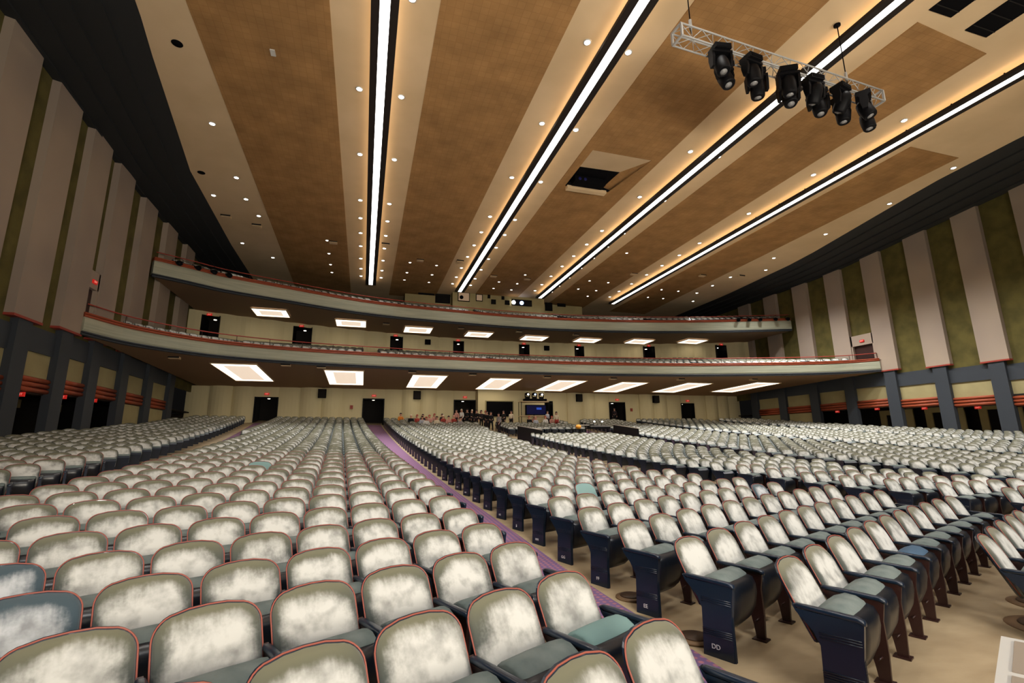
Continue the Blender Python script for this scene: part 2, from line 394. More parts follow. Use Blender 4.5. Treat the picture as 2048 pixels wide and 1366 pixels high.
def mk_arm():
    mb = MB(); L_ = [(-.045, .548, .016, .010), (-.035, .560, .027, .016), (.0, .570, .030, .017), (.10, .574, .029, .017), (.25, .580, .027, .017), (.36, .584, .024, .016), (.38, .584, .015, .009)]
    vs = []; n = 10
    for y, z, a, b in L_:
        for j in range(n):
            q = 2*PI*j/n; c, s_ = math.cos(q), math.sin(q)
            vs.append((a*abs(c)**.6*(1 if c > 0 else -1), y, z+b*abs(s_)**.7*(1 if s_ > 0 else -1)))
    fs = [(i*n+j, (i+1)*n+j, (i+1)*n+(j+1) % n, i*n+(j+1) % n) for i in range(len(L_)-1) for j in range(n)]
    fs += [tuple(range(n)), tuple((len(L_)-1)*n+j for j in range(n-1, -1, -1))]
    mb.add(vs, fs, 'shell', True); return mb.mesh('armrest')
def plate(mb, pts, t, m, x0=0):
    n = len(pts); vs = [(x0-t/2, y, z) for y, z in pts]+[(x0+t/2, y, z) for y, z in pts]
    fs = [tuple(range(n-1, -1, -1)), tuple(range(n, 2*n))]+[(j, (j+1) % n, n+(j+1) % n, n+j) for j in range(n)]
    mb.add(vs, fs, m)
def mk_standard():
    mb = MB()
    plate(mb, [(.0, .0), (.07, .0), (.085, .12), (.13, .33), (.25, .40), (.37, .56), (.38, .60), (.35, .565), (.0, .555), (-.025, .54), (-.005, .42), (-.01, .2)], .030, 'maroon')
    mb.box(-.05, .05, -.02, .10, 0, .012, 'maroon')
    mb.tube([(.02, .03, .30), (.055, .05, .27), (.06, .08, .22)], .007, 'maroon', 5); mb.tube([(-.02, .03, .18), (-.055, .05, .16)], .007, 'maroon', 5)
    return mb.mesh('standard')
def mk_endpanel():
    mb = MB()
    plate(mb, [(.0, .0), (.25, .0), (.24, .20), (.235, .36), (.27, .44), (.37, .55), (.39, .59), (.36, .565), (-.015, .556), (-.035, .54), (-.02, .42), (-.005, .3), (-.004, .12)], .042, 'shell')
    for z in (.165, .18, .195, .21): mb.tube([(-.022, .0, z), (-.024, .12, z), (-.022, .24, z)], .0045, 'shell', 5); 
    for z in (.412, .428, .444): mb.tube([(-.022, -.01, z), (-.022, .12, z), (-.0215, .235, z)], .0035, 'shell', 5)
    for x in (-.012, 0, .012): mb.box(x-.002, x+.002, -.010, .0, .0, .40, 'shell')
    return mb.mesh('end_panel')
CH = dict(cushion=mk_cushion(), shell=mk_shell(), piping=mk_piping(), pan=mk_pan(), seat=mk_seat(), arm=mk_arm(), std=mk_standard(), endp=mk_endpanel())
CH['seat_teal'] = mk_seat('teal'); CH['seat_blue'] = mk_seat('bluevel')
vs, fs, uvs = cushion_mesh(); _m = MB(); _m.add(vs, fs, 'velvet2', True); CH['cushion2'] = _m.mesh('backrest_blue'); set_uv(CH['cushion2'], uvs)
_m = MB(); _m.add(vs, fs, 'teal', True); CH['cushion3'] = _m.mesh('backrest_teal'); set_uv(CH['cushion3'], uvs)
def make_chair(label, loc, rz, endl=False, endr=False, letters=None, back='cushion', seat='seat', group=None):
    t = thing('theatre_seat', label, 'theatre seat', loc, rz, group)
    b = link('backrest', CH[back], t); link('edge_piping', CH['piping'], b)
    link('back_shell', CH['shell'], t); s_ = link('seat', CH[seat], t); link('seat_pan', CH['pan'], s_)
    link('armrest', CH['arm'], t, (-AX, 0, 0))
    if endl:
        e = link('end_panel', CH['endp'], t, (-AX, 0, 0))
        if letters: 
            q = link('row_letters', letters, e, (-.024, .14, .085)); q.rotation_euler = (PI/2, 0, -PI/2)
    else: link('standard', CH['std'], t, (-AX, 0, 0))
    if endr:
        link('armrest', CH['arm'], t, (AX, 0, 0)); e = link('end_panel', CH['endp'], t, (AX, 0, 0)); e.rotation_euler = (0, 0, 0); e.scale = (-1, 1, 1)
    return t
# light version of the same seat, one vertex table, for the crowd of far seats
def lod_chair():
    parts = []
    vs, fs, uvs = cushion_mesh(2, 2); parts.append((vs, fs, uvs, 0))
    o = outline(BW+.016, BH+.01, .11, 2); n = len(o)
    v2 = [back_pt(u, v-.002, .006) for u, v in o]+[back_pt(u*.93, .5*BH+(v-.5*BH)*.95, -.03) for u, v in o]
    parts.append((v2, [(j, n+j, n+(j+1) % n, (j+1) % n) for j in range(n)]+[tuple(n+j for j in range(n))], None, 1))
    p = [(-.235, .05, .55), (.235, .05, .55), (.235, .0, .5), (-.235, .0, .5), (.21, .09, .18), (-.21, .09, .18), (-.235, .34, .55), (.235, .34, .55), (.2, .33, .3), (-.2, .33, .3)]
    parts.append((p, [(0, 3, 2, 1), (3, 5, 4, 2), (1, 2, 4, 8, 7), (0, 6, 9, 5, 3)], None, 2))
    parts.append(([(-.23, .055, .555), (.23, .055, .555), (.23, .18, .60), (-.23, .18, .60), (.23, .30, .52), (-.23, .30, .52)], [(0, 1, 2, 3), (3, 2, 4, 5)], None, 3))
    a = AX
    parts.append(([(-a-.028, -.04, .58), (-a+.028, -.04, .58), (-a+.028, .38, .60), (-a-.028, .38, .60), (-a-.028, -.04, .55), (-a+.028, -.04, .55), (-a+.028, .38, .57), (-a-.028, .38, .57)],
                  [(0, 1, 2, 3), (0, 4, 5, 1), (1, 5, 6, 2), (0, 3, 7, 4)], None, 2))
    parts.append(([(-a, 0, 0), (-a, .25, 0), (-a, .24, .38), (-a, .37, .56), (-a, -.02, .56)], [(0, 1, 2, 3, 4)], None, 2))
    V = []; Fc = []; U = []; Mi = []
    for vs, fs, uvs, mi in parts:
        o_ = len(V); V += vs; U += (uvs or [(.5, .5)]*len(vs))
        for f in fs: Fc.append([i+o_ for i in f]); Mi.append(mi)
    return np.array(V), Fc, np.array(U), Mi
LV, LF, LU, LM = lod_chair()
def crowd(name, places, label, cat, smooth=True):
    k = len(places); nv = len(LV); V = np.empty((k, nv, 3)); U = np.tile(LU, (k, 1)); Rn = np.repeat(np.random.RandomState(3).rand(k, 1), nv, axis=0)
    for i, (x, y, z, a) in enumerate(places):
        c, s_ = math.cos(a), math.sin(a)
        V[i, :, 0] = LV[:, 0]*c-LV[:, 1]*s_+x; V[i, :, 1] = LV[:, 0]*s_+LV[:, 1]*c+y; V[i, :, 2] = LV[:, 2]+z
    flat = np.concatenate([np.array(f) for f in LF]); lens = np.array([len(f) for f in LF])
    loops = (flat[None, :]+(np.arange(k)*nv)[:, None]).ravel(); tot = np.tile(lens, k); start = np.concatenate([[0], np.cumsum(tot)[:-1]])
    me = bpy.data.meshes.new(name); me.vertices.add(k*nv); me.vertices.foreach_set('co', V.ravel())
    me.loops.add(len(loops)); me.loops.foreach_set('vertex_index', loops.astype(np.int32))
    me.polygons.add(len(tot)); me.polygons.foreach_set('loop_start', start.astype(np.int32)); me.polygons.foreach_set('loop_total', tot.astype(np.int32))
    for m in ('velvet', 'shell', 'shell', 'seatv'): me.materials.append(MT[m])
    me.polygons.foreach_set('material_index', np.tile(np.array(LM), k).astype(np.int32))
    me.polygons.foreach_set('use_smooth', np.tile(np.array([m == 0 for m in LM]), k))
    me.update(calc_edges=True); set_uv(me, U, np.hstack([Rn, Rn]))
    o = link(name, me); tag(o, label, cat, kind='stuff'); return o
def rot_at(n, X): return math.atan2(Yof(n, X+.3)-Yof(n, X-.3), .6)
# blocks: left edge, right edge, first row, start side, words
BL = [
 ('b0', lambda Y: WXL+.9, A0l, 4, 41, 'r'), ('b1', A0r, A1l, -2, 41, 'r'), ('b2', A1r, A2l, -2, 41, 'l'), ('b3', A2r, A3l, -2, 41, 'l'),
 ('b4', A3r, A4l, -2, 41, 'l'), ('b5', A4r, A5l, -2, 41, 'l'), ('b6', A5r, lambda Y: WXR-.9, 2, 41, 'l')]
seats = []
for bi, (bn, lf, rf, n0, n1, side) in enumerate(BL):
    for n in range(n0, n1+1):
        def edge(fn, off):
            x = fn(Yof(n, 10 if bi in (2, 3) else {0: -8, 1: 0, 4: 20, 5: 28, 6: 35}[bi]))
            for _ in range(4): x = fn(Yof(n, x))
            return x+off
        xl = edge(lf, SP*.5*.9); xr = edge(rf, -SP*.5*.9)
        if bn == 'b2': xl += .05
        if bn == 'b2' and n == -1: xl += .26
        if bn == 'b2' and n == -2: xl = 6.05
        row = []; x = xl if side == 'l' else xr
        while xl-1e-6 <= x <= xr+1e-6:
            a = rot_at(n, x); row.append([bn, n, x, Yof(n, x), zf(n), a]); x += (1 if side == 'l' else -1)*{'b1': SPL, 'b2': .62}.get(bn, SP)*math.cos(a)
        for i, s_ in enumerate(row):
            first = i == 0; last = i == len(row)-1
            s_ += [i+1, (first and side == 'l') or (last and side == 'r'), (first and side == 'r') or (last and side == 'l')]
        seats += row
def vis(x, y, z):
    c = RW.T@np.array([x, y, z-CAMZ])
    if c[2] < .15: return None
    return CX+F*c[0]/c[2], CY+F*c[1]/c[2], c[2]
keep = []
for s_ in seats:
    bn, n, x, y, z, a = s_[:6]
    tx, ty = x-math.sin(a)*.6, y+math.cos(a)*.6
    if math.hypot(tx, ty) < .75 or ty < .3 and abs(tx) < .9: continue
    if y > YB-1.3: continue
    if (9.9 < x < 17.6 and y > 42.0) or (16.2 < x < 18 and y > 40.6) or (7.5 < x < 10.3 and y > 42.3): continue
    if bn == 'b3' and 25.5 <= n <= 31.5 and 10.4 < x < 19.3: continue         # mixing position
    p = vis(tx, ty, z+.8)
    inf = p is not None and -70 < p[0] < 2118 and -50 < p[1] < 1440
    if p is None: continue
    if not inf and math.hypot(x, y) < 6: continue
    if p[0] > 2400 or p[0] < -500: continue
    keep.append((math.hypot(x, y, z-CAMZ) if inf else 1e3, s_))
keep.sort(key=lambda q: q[0])
near, far = keep[:300], keep[300:]
ROWL = {-1: 'CC', 0: 'DD', 1: 'EE', 2: 'FF', 3: 'GG', 4: 'HH', 5: 'JJ', 6: 'KK', 7: 'LL', 8: 'MM', 9: 'NN', 10: 'OO', 11: 'PP', 12: 'QQ'}
LETM = {}
def letters(n):
    if n not in ROWL: return None
    if n not in LETM: LETM[n] = text_mesh(ROWL[n], .05, MT['brass'])
    return LETM[n]
SPECIAL = {('b1', -1, 4): 0}
def near_px(s_, pxs, tol):
    p = vis(s_[2]-math.sin(s_[5])*.58, s_[3]+math.cos(s_[5])*.58, s_[4]+.8)
    return any(abs(p[0]-a) < tol and abs(p[1]-b) < tol*.8 for a, b in pxs)
for d, s_ in near:
    bn, n, x, y, z, a, idx, el, er = s_
    row = ('row %s' % ROWL[n]) if n in ROWL else ('row ahead of CC' if n == -2 else 'row %d behind CC' % (n+1))
    word = {'b1': 'left of the purple aisle', 'b2': 'right of the purple aisle', 'b0': 'in the block by the left wall', 'b3': 'in the block right of the second aisle', 'b4': 'in the block far right'}.get(bn, 'far right')
    back, seat, look = 'cushion', 'seat', 'worn grey velvet seat'
    if bn == 'b1' and (n, idx) in ((2, 7), (3, 8)): back = 'cushion2'; look = 'bluish grey velvet seat'
    if bn == 'b1' and n == 0 and idx == 1: seat = 'seat_teal'; look = 'grey seat with clean teal cushion'
    if bn == 'b2' and n == -1 and idx == 5: seat = 'seat_blue'; look = 'grey seat with bright blue cushion'
    if (bn == 'b2' and n == 4 and idx == 3) or (bn == 'b1' and n == 11 and idx == 7): back = 'cushion3'; look = 'plain teal velvet seat'
    if bn == 'b2' and n == 2 and idx == 9: back = 'cushion2'; look = 'pale blue velvet seat'
    lab = '%s, %s, %s %s' % (look, row, ordinal(idx), word)
    make_chair(lab, (x, y, z), a, el, er if bn != 'b2' or n < 8 else er, letters(n) if bn == 'b2' and el else None, back, seat, 'theatre seats on the ground floor')
crowd('theatre_seats', [(s_[2], s_[3], s_[4], s_[5]) for d, s_ in far], 'many more rows of pale grey velvet seats filling the ground floor behind the nearest rows', 'theatre seats')
# ------------------------------------------------------------------ ceiling
SX = [0.0, 8.53, 17.05, 25.56]
def lerp(tab, y):
    if y <= tab[0][0]: return tab[0][1]
    for (a, b), (c, d) in zip(tab, tab[1:]):
        if y <= c: return b+(d-b)*(y-a)/(c-a)
    return tab[-1][1]
CLE = [(-8, -6.0), (17, -8.3), (20, -8.8), (29, -10.1), (40, -10.5), (60, -10.6)]
CRE = [(-8, 31.0), (13.6, 32.0), (18.4, 32.6), (30.7, 35.6), (41, 36.5), (60, 36.6)]
YC = [-8, 0, 8, 12, 14, 16, 18, 20, 23, 26, 29, 32, 35, 38, 40, 42, 45, 48, 52, 58]
PJ = (11.0, 14.3, 20.9, 24.75)          # projector opening in the third panel
YC = sorted(YC+[PJ[2], PJ[3]]); mb = MB()
for a, b in zip(YC, YC[1:]):
    if a >= PJ[2] and b <= PJ[3]:
        mb.quad((lerp(CLE, a), a, HC), (PJ[0], a, HC), (PJ[0], b, HC), (lerp(CLE, b), b, HC), 'cream'); mb.quad((PJ[1]+.35, a, HC), (lerp(CRE, a), a, HC), (lerp(CRE, b), b, HC), (PJ[1]+.35, b, HC), 'cream')
    else: mb.quad((lerp(CLE, a), a, HC), (lerp(CRE, a), a, HC), (lerp(CRE, b), b, HC), (lerp(CLE, b), b, HC), 'cream')
ceiling = struct(mb.build('ceiling'))
def tilepanel(p):
    mb = MB(); z = HC-.03; n = len(p)
    vs = [(x, y, z) for x, y in p]+[(x, y, HC+.02) for x, y in p]
    mb.add(vs, [tuple(range(n-1, -1, -1))]+[(j, (j+1) % n, n+(j+1) % n, n+j) for j in range(n)], 'tile'); mb.build('acoustic_panel', ceiling)
PY = 50
tilepanel([(-6.5, 3), (-1.87, 3), (-1.9, PY), (-7.1, PY)])
tilepanel([(1.88, 3), (6.6, 3), (6.6, PY), (1.88, PY)])
tilepanel([(10.5, 3), (15.1, 3), (15.1, PJ[2]), (10.5, PJ[2])]); tilepanel([(10.5, PJ[3]), (15.1, PJ[3]), (15.1, PY), (10.5, PY)])
tilepanel([(10.5, PJ[2]), (PJ[0], PJ[2]), (PJ[0], PJ[3]), (10.5, PJ[3])]); tilepanel([(PJ[1]+.3, PJ[2]), (15.1, PJ[2]), (15.1, PJ[3]), (PJ[1]-.4, PJ[3])])
tilepanel([(19.15, 10.2), (23.5, 10.5), (23.65, PY), (19.15, PY)])
tilepanel([(27.3, 16.0), (31.0, 16.0), (31.6, 31), (32.2, PY), (27.45, PY)])
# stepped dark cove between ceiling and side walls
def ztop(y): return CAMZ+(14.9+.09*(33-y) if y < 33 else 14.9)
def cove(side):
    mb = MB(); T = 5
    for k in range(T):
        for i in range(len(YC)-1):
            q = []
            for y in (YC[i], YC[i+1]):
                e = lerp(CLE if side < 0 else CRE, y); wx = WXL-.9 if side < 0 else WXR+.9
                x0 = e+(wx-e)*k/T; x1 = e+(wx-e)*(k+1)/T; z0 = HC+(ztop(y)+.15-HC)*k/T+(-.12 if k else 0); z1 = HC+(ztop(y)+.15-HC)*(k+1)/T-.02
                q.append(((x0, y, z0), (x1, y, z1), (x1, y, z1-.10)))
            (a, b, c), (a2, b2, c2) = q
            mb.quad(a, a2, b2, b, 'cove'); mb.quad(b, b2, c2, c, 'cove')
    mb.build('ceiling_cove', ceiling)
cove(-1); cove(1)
# ------------------------------------------------------------------ long linear lights
WORDL = ['leftmost', 'second from left', 'third from left', 'rightmost']
for k, x in enumerate(SX):
    t = thing('linear_light', 'long glowing white light in a black trough along the ceiling, %s of four' % WORDL[k], 'ceiling light', (x, -6, HC), 0, 'long ceiling light troughs')
    L_ = 51.8; mb = MB(); z0, z1 = -.46, -.31
    mb.box(-.47, -.18, 0, L_, z0, z1, 'troughm'); mb.box(.18, .47, 0, L_, z0, z1, 'troughm'); mb.box(-.18, .18, 0, L_, z1-.05, z1, 'black')
    mb.build('trough', t)
    mb = MB(); mb.box(-.175, .175, .02, L_-.02, z0+.02, z0+.06, 'lens'); mb.build('diffuser', t)
    mb = MB(); mb.box(-.27, -.19, .1, L_-.1, z1+.002, z1+.05, 'up'); mb.build('uplight', t)
    mb = MB(); mb.box(.19, .27, .1, L_-.1, z1+.002, z1+.05, 'up'); mb.build('uplight', t)
    mb = MB(); 
    for i in range(26): mb.box(-.02, .02, 1+i*2, 1.04+i*2, z1, 0, 'black')
    mb.build('hanger', t)
# ------------------------------------------------------------------ round downlights
mb = MB(); mb.lathe([(.16, 0), (.16, -.025), (.12, -.035), (.115, -.012)], (0, 0, 0), 'z', 'white', 16); ME_RING = mb.mesh('trim_ring')
mb = MB(); mb.lathe([(.001, -.02), (.115, -.02), (.115, -.026), (.001, -.03)], (0, 0, 0), 'z', 'bulb', 16); ME_BULB = mb.mesh('lamp')
def downlight(x, y, z, label, lit=1.0, angle=66, scale=1.0, group='round ceiling downlights'):
    t = thing('downlight', label, 'ceiling light', (x, y, z), 0, group); t.scale = (scale,)*3
    link('trim_ring', ME_RING, t); link('lamp', ME_BULB, t)
    if lit:
        key = 'spot%g_%g' % (lit, angle); ld = bpy.data.lights.get(key)
        if ld is None:
            ld = bpy.data.lights.new(key, 'SPOT'); ld.energy = L_SPOT*lit; ld.spot_size = math.radians(angle); ld.spot_blend = .9; ld.shadow_soft_size = .12; ld.color = (1, .97, .92)
        o = bpy.data.objects.new('lamp_light', ld); COL.objects.link(o); o.parent = t; o.location = (0, 0, -.06)
DY = [4.3, 9.4, 14.5, 19.6, 24.7, 29.9, 32.5, 35.0, 37.5, 40.2, 42.7, 44.7]
for k, x in enumerate(SX):
    for sd in (-1, 1):
        for i, y in enumerate(DY):
            if i > 5 and k == 3 and sd > 0 and i % 2: continue
            nm = ordinal(len(DY)-i)
            downlight(x+.9*sd, y, HC, 'small round downlight %s of the %s light trough, %s from its far end' % ('left' if sd < 0 else 'right', WORDL[k], nm), (.9, .9, 1.1, 2.7, 4.0, 4.4, 1.2, .25, .2, .15, .1, .1)[i])
ex = [(-7.75, 14), (-7.72, 24), (-7.78, 29.06), (-9.62, 31.7), (-7.81, 31.7), (-7.5, 34), (-9.6, 39.3), (-7.87, 41.9)]
for i, (x, y) in enumerate(ex): downlight(x, y, HC, 'small round downlight in the plain strip along the left side, %s from the front' % ordinal(i+1), .6 if i < 6 else .3)
exr = [(32.2, 12), (31.9, 16.8), (32.7, 21), (32.9, 25.9), (32.95, 30.9), (34.6, 33.5), (32.84, 36), (32.9, 38.6), (32.95, 41.1), (34.5, 43.8)]
for i, (x, y) in enumerate(exr): downlight(x, y, HC, 'small round downlight in the plain strip along the right side, %s from the front' % ordinal(i+1), 8 if i < 6 else .3, 128)
pn = [('first', [(-3.35, 37), (-3.37, 39.7), (-3.4, 42.25), (-3.4, 44.3)]), ('second', [(3.13, 40), (3.09, 42.6), (3.04, 44.7), (5.41, 40.1), (5.36, 42.6), (5.36, 44.8)]),
      ('third', [(13.65, 40.4), (11.84, 42.95), (11.83, 45.0), (13.7, 43), (13.7, 45)]), ('fourth', [(20.1, 33.2), (20.2, 40.4), (22.2, 40.4), (20.2, 43), (22.2, 43), (22.2, 45)]), ('fifth', [(30.6, 41), (28.6, 41), (28.7, 43.7), (30.6, 43.7)])]
for nm, L_ in pn:
    for i, (x, y) in enumerate(L_): downlight(x, y, HC-.03, 'small round downlight in the %s brown ceiling panel, %s of its group' % (nm, ordinal(i+1)), 0, scale=.8)
# dark plugged openings, vents, duct slots, tag
for i, (x, y, w_) in enumerate([(-7.63, 18.97, 'largest, near the top'), (-9.55, 29.0, 'beside the dark cove')]):
    mb = MB(); mb.lathe([(.001, -.01), (.19, -.01), (.2, -.02), (.19, -.03), (.001, -.03)], (0, 0, 0), 'z', 'black', 16)
    tag(mb.build('ceiling_hole', loc=(x, y, HC)), 'black round unlit opening in the left ceiling strip, %s' % w_, 'ceiling opening')
mb = MB(); mb.box(-.09, .09, -.16, .16, -.05, 0, 'white'); tag(mb.build('ceiling_tag', loc=(-4.16, 18.4, HC-.03)), 'small pale tag on the leftmost brown ceiling panel', 'tag')
def duct(cx, cy, lx, ly, rz, label):
    t = thing('ceiling_duct', label, 'duct opening', (cx, cy, HC-.001), rz, 'black duct slots')
    mb = MB(); mb.box(-lx/2, lx/2, -ly/2, ly/2, -.03, 0, 'black'); mb.build('slot', t)
    mb = MB()
    for i in range(5): mb.box(-lx/2, lx/2, -ly/2+ly*(i+.5)/5-.015, -ly/2+ly*(i+.5)/5+.015, -.05, -.031, 'dark')
    mb.build('louvre', t)
duct(19.55, 8.4, 1.15, 2.6, 0, 'black rectangular duct slot in the ceiling, nearer the truss')
duct(21.9, 8.6, 1.2, 2.7, 0, 'black rectangular duct slot in the ceiling, farther right')
PV = [(-9.6, 34.6, 0), (-7.9, 35.6, 0), (-2.9, 37.2, 0), (.95, 36.6, 0), (3.9, 39.2, 0), (7.2, 38.6, 0), (10.9, 41.4, 0), (14.2, 41.4, 0), (23.3, 37.5, 0), (29.8, 36.2, 0), (33.5, 35.4, 0)]
mb = MB(); mb.box(-.28, .28, -.2, .2, -.14, 0, 'cream'); mb.box(-.30, .30, -.22, -.2, -.1, 0, 'dark'); ME_VENT = mb.mesh('ceiling_vent')
for i, (x, y, _) in enumerate(PV): tag(link('ceiling_vent', ME_VENT, loc=(x, y, HC)), 'small boxy ceiling vent near the upper balcony, %s from the left' % ordinal(i+1), 'vent', 'boxy ceiling vents')
# projector recess
t = thing('projector_hatch', 'cream recess in the brown ceiling with a black projector inside', 'projector hatch', (0, 0, 0))
x0, x1, y0, y1 = PJ
mb = MB(); mb.quad((x0, y0, HC-.01), (x1+.35, y0, HC-.01), (x1-.5, 23.0, HC+.35), (x0, 23.1, HC+.35), 'cream'); mb.build('sloped_lining', t)
mb = MB(); mb.quad((x1+.35, y0, HC-.01), (x1+.3, y1, HC-.01), (13.6, y1, HC+.3), (x1-.5, 23.0, HC+.35), 'tile'); mb.build('side_lining', t)
mb = MB(); mb.quad((x0, 23.1, HC+.35), (x1-.5, 23.0, HC+.35), (13.65, y1, HC+.3), (x0, y1, HC+.3), 'black'); mb.quad((x0, y0, HC), (x0, 23.1, HC+.35), (x0, y1, HC+.3), (x0, y1, HC), 'black'); mb.build('cavity', t)
mb = MB(); mb.box(x0+.1, 13.7, y1-.2, y1+.15, HC-.22, HC-.02, 'cream'); mb.build('sill', t)
mb = MB(); mb.box(x0+.3, 13.3, y1-.9, y1-.3, HC-.1, HC+.28, 'black'); mb.build('projector_body', t)
for dx in (.6, .95):
    mb = MB(); mb.lathe([(.001, 0), (.09, 0), (.1, -.05), (.08, -.06), (.001, -.05)], (x0+dx, y1-.9, HC+.06), 'y', 'screen', 12); mb.build('projector_lens', t)
# ------------------------------------------------------------------ side walls
LC = [14.6, 18.0, 21.4, 24.6, 27.8, 31.0, 34.5, 38.2, 42.2]
RC = [14.6, 17.9, 21.4, 24.8, 28.4, 32.0, 35.6, 39.3, 43.0]
LCV = [14.6, 17.9, 21.1, 24.2, 27.2, 30.0, 33.4, 37.0, 40.8]
YE = 58.0
def zcap(y): return CAMZ+(5.5-.055*max(0, 28.5-y))
def side_wall(side):
    X = WXL if side < 0 else WXR; s_ = side; nm = 'left' if side < 0 else 'right'
    cs = LCV if side < 0 else RC
    mb = MB(); xb = X+s_*.34; zc_ = .75
    ys = [2, 8]+[c for c in cs]+[46, 52, YE]
    for a, b in zip(ys, ys[1:]): 
        q = [(xb, a, zcap(a)-1.1), (xb, b, zcap(b)-1.1), (xb, b, ztop(b)+.3), (xb, a, ztop(a)+.3)]
        mb.quad(*(q if s_ > 0 else q[::-1]), 'olive')
    wall = struct(mb.build('wall_'+nm))
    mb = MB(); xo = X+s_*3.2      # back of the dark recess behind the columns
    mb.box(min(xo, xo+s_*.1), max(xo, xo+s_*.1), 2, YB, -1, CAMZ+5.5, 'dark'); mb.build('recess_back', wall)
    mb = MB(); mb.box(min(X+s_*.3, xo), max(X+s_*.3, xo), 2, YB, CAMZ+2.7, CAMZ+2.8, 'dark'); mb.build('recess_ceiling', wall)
    for i, c in enumerate(cs):
        z0 = zcap(c); zt = ztop(c)+.1; xf = X; hw = .9 if side < 0 else .8
        mb = MB(); mb.box(min(xf, xb), max(xf, xb), c-hw, c+hw, z0, zt, 'pil')
        # door portal at balcony level is left to door things
        mb.build('pilaster', wall)
        mb = MB(); mb.box(min(xf-s_*.02, xb), max(xf-s_*.02, xb), c-hw-.02, c+hw+.02, z0-.10, z0, 'redtrim'); mb.build('cap_trim', wall)
        mb = MB(); xc0, xc1 = X+s_*.06, X+s_*.42; mb.box(min(xc0, xc1), max(xc0, xc1), c-.45, c+.45, floorz(X, c)-.3, z0-.10, 'navy'); mb.build('column', wall)
        if i+1 < len(cs):
            a, b = c+.45, cs[i+1]-.45; xm = X+s_*.26; xk = X+s_*.62
            lo = min(xm, xk); hi = max(xm, xk); zz = min(zcap(c), zcap(cs[i+1]))
            mb = MB(); mb.box(lo, hi, a, b, zz-1.2, zz-.15, 'navy'); mb.build('beam', wall)
            mb = MB(); mb.box(lo+.08*s_, hi+.08*s_, a, b, zz-2.25, zz-1.2, 'beige'); mb.build('lintel_panel', wall)
            mb = MB()
            for r in range(3):
                z_ = zz-2.9+r*.22; mb.tube([(xm, a, z_+.1), (xm, b, z_+.1)], .105, 'rib', 8)
            mb.box(lo+.1*s_, hi+.1*s_, a, b, zz-2.95, zz-2.25, 'maroon'); mb.build('rib_moulding', wall)
            # below: open dark bays at the front, plastered bays at the back
            if c > 33:
                mb = MB(); mb.box(lo+.05*s_, hi+.05*s_, a, b, floorz(X, c)-.2, zz-2.95, 'beige'); mb.build('bay_infill', wall)
            elif side > 0 and c < 30:
                xw = X+2.6; mb = MB(); mb.box(xw, xw+.1, a, a+.95, 0, CAMZ+2.3, 'beige'); mb.build('bay_infill', wall)
                mb = MB(); mb.box(xw, xw+.1, b-.5, b, 0, CAMZ+2.3, 'beige'); mb.build('bay_infill', wall)
                mb = MB(); mb.box(xw-.02, xw+.1, a, b, CAMZ+2.0, CAMZ+2.4, 'beige'); mb.build('bay_lintel', wall)
            elif side < 0 and c < 31:
                xw = X-2.6; mb = MB(); mb.box(xw-.1, xw, a+1.0, b, CAMZ+1.95, CAMZ+2.35, 'beige'); mb.build('bay_lintel', wall)
    return wall
wl = side_wall(-1); wr = side_wall(1)
# ------------------------------------------------------------------ exit signs
EXT = text_mesh('EXIT', .17, MT['exitl'])
mb = MB(); mb.box(-.26, .26, -.05, .05, -.13, .13, 'exit'); ME_EXIT = mb.mesh('sign_box')
ES = .72
def exit_sign(x, y, z, rz, where):
    t = thing('exit_sign', 'small glowing red EXIT sign '+where, 'exit sign', (x, y, z), rz, 'red exit signs'); t.scale = (ES,)*3
    link('sign_box', ME_EXIT, t); q = link('sign_letters', EXT, t, (0, -.054, 0)); q.rotation_euler = (PI/2, 0, 0)
def along(cs, i): return cs[i]+1.0
for i, w_ in ((1, 'nearest'), (2, 'second nearest'), (3, 'third nearest'), (4, 'fourth nearest'), (5, 'farthest')):
    exit_sign(WXL-2.45, LCV[i]+1.7, CAMZ+2.2, PI/2-PI, 'in a dark left bay, %s' % w_) if False else exit_sign(WXL-.42, LCV[i]+1.1, min(zcap(LCV[i]), zcap(LCV[i+1]))-3.03, 0, 'in a dark bay of the left wall, %s' % w_)
for i, w_ in ((1, 'nearest'), (2, 'second nearest'), (3, 'third nearest'), (4, 'fourth nearest'), (5, 'farthest')):
    exit_sign(WXR+.42, RC[i]+1.7, min(zcap(RC[i]), zcap(RC[i+1]))-3.03, -PI/2, 'in a dark bay of the right wall, %s' % w_)
# ------------------------------------------------------------------ back wall, ground floor
ZB = CAMZ+4.98
def wavy(x0, x1, ybase, z0, z1, w_=1.75, dep=.34, m='backwall', mb=None):
    n = max(1, round((x1-x0)/w_)); pts = []
    for i in range(n):
        for j in range(7):
            a = j/6; x = x0+(x1-x0)*(i+a)/n; pts.append((x, ybase-dep*(1-(2*a-1)**2)*(1 if i % 3 else .4)-(.12 if i % 3 == 1 else 0)))
    mb = mb or MB(); k = len(pts); vs = [(x, y, z0) for x, y in pts]+[(x, y, z1) for x, y in pts]
    mb.add(vs, [(i, i+1, k+i+1, k+i) for i in range(k-1)], m, False); return mb
DOORS = [(-8.9, -7.2, 'farthest left'), (-.1, 1.65, 'at the end of the purple aisle'), (8.2, 10.15, 'where people queue'), (17.4, 18.1, 'narrow one right of the control booth'), (24.6, 26.3, 'second from the right'), (33.4, 34.9, 'farthest right')]
back = MB(); xs = WXL-.7
for a, b, _ in DOORS:
    wavy(xs, a-.08, YB, 0, ZB, mb=back); back.box(a-.08, b+.08, YB-.05, YB+.1, CAMZ+4.12, ZB, 'backwall'); xs = b+.08
wavy(xs, WXR+.7, YB, 0, ZB, mb=back)
back.box(WXL-.7, WXR+.7, YB+3.2, YB+3.4, 0, ZB+.2, 'dark')
wb = struct(back.build('wall_back'))
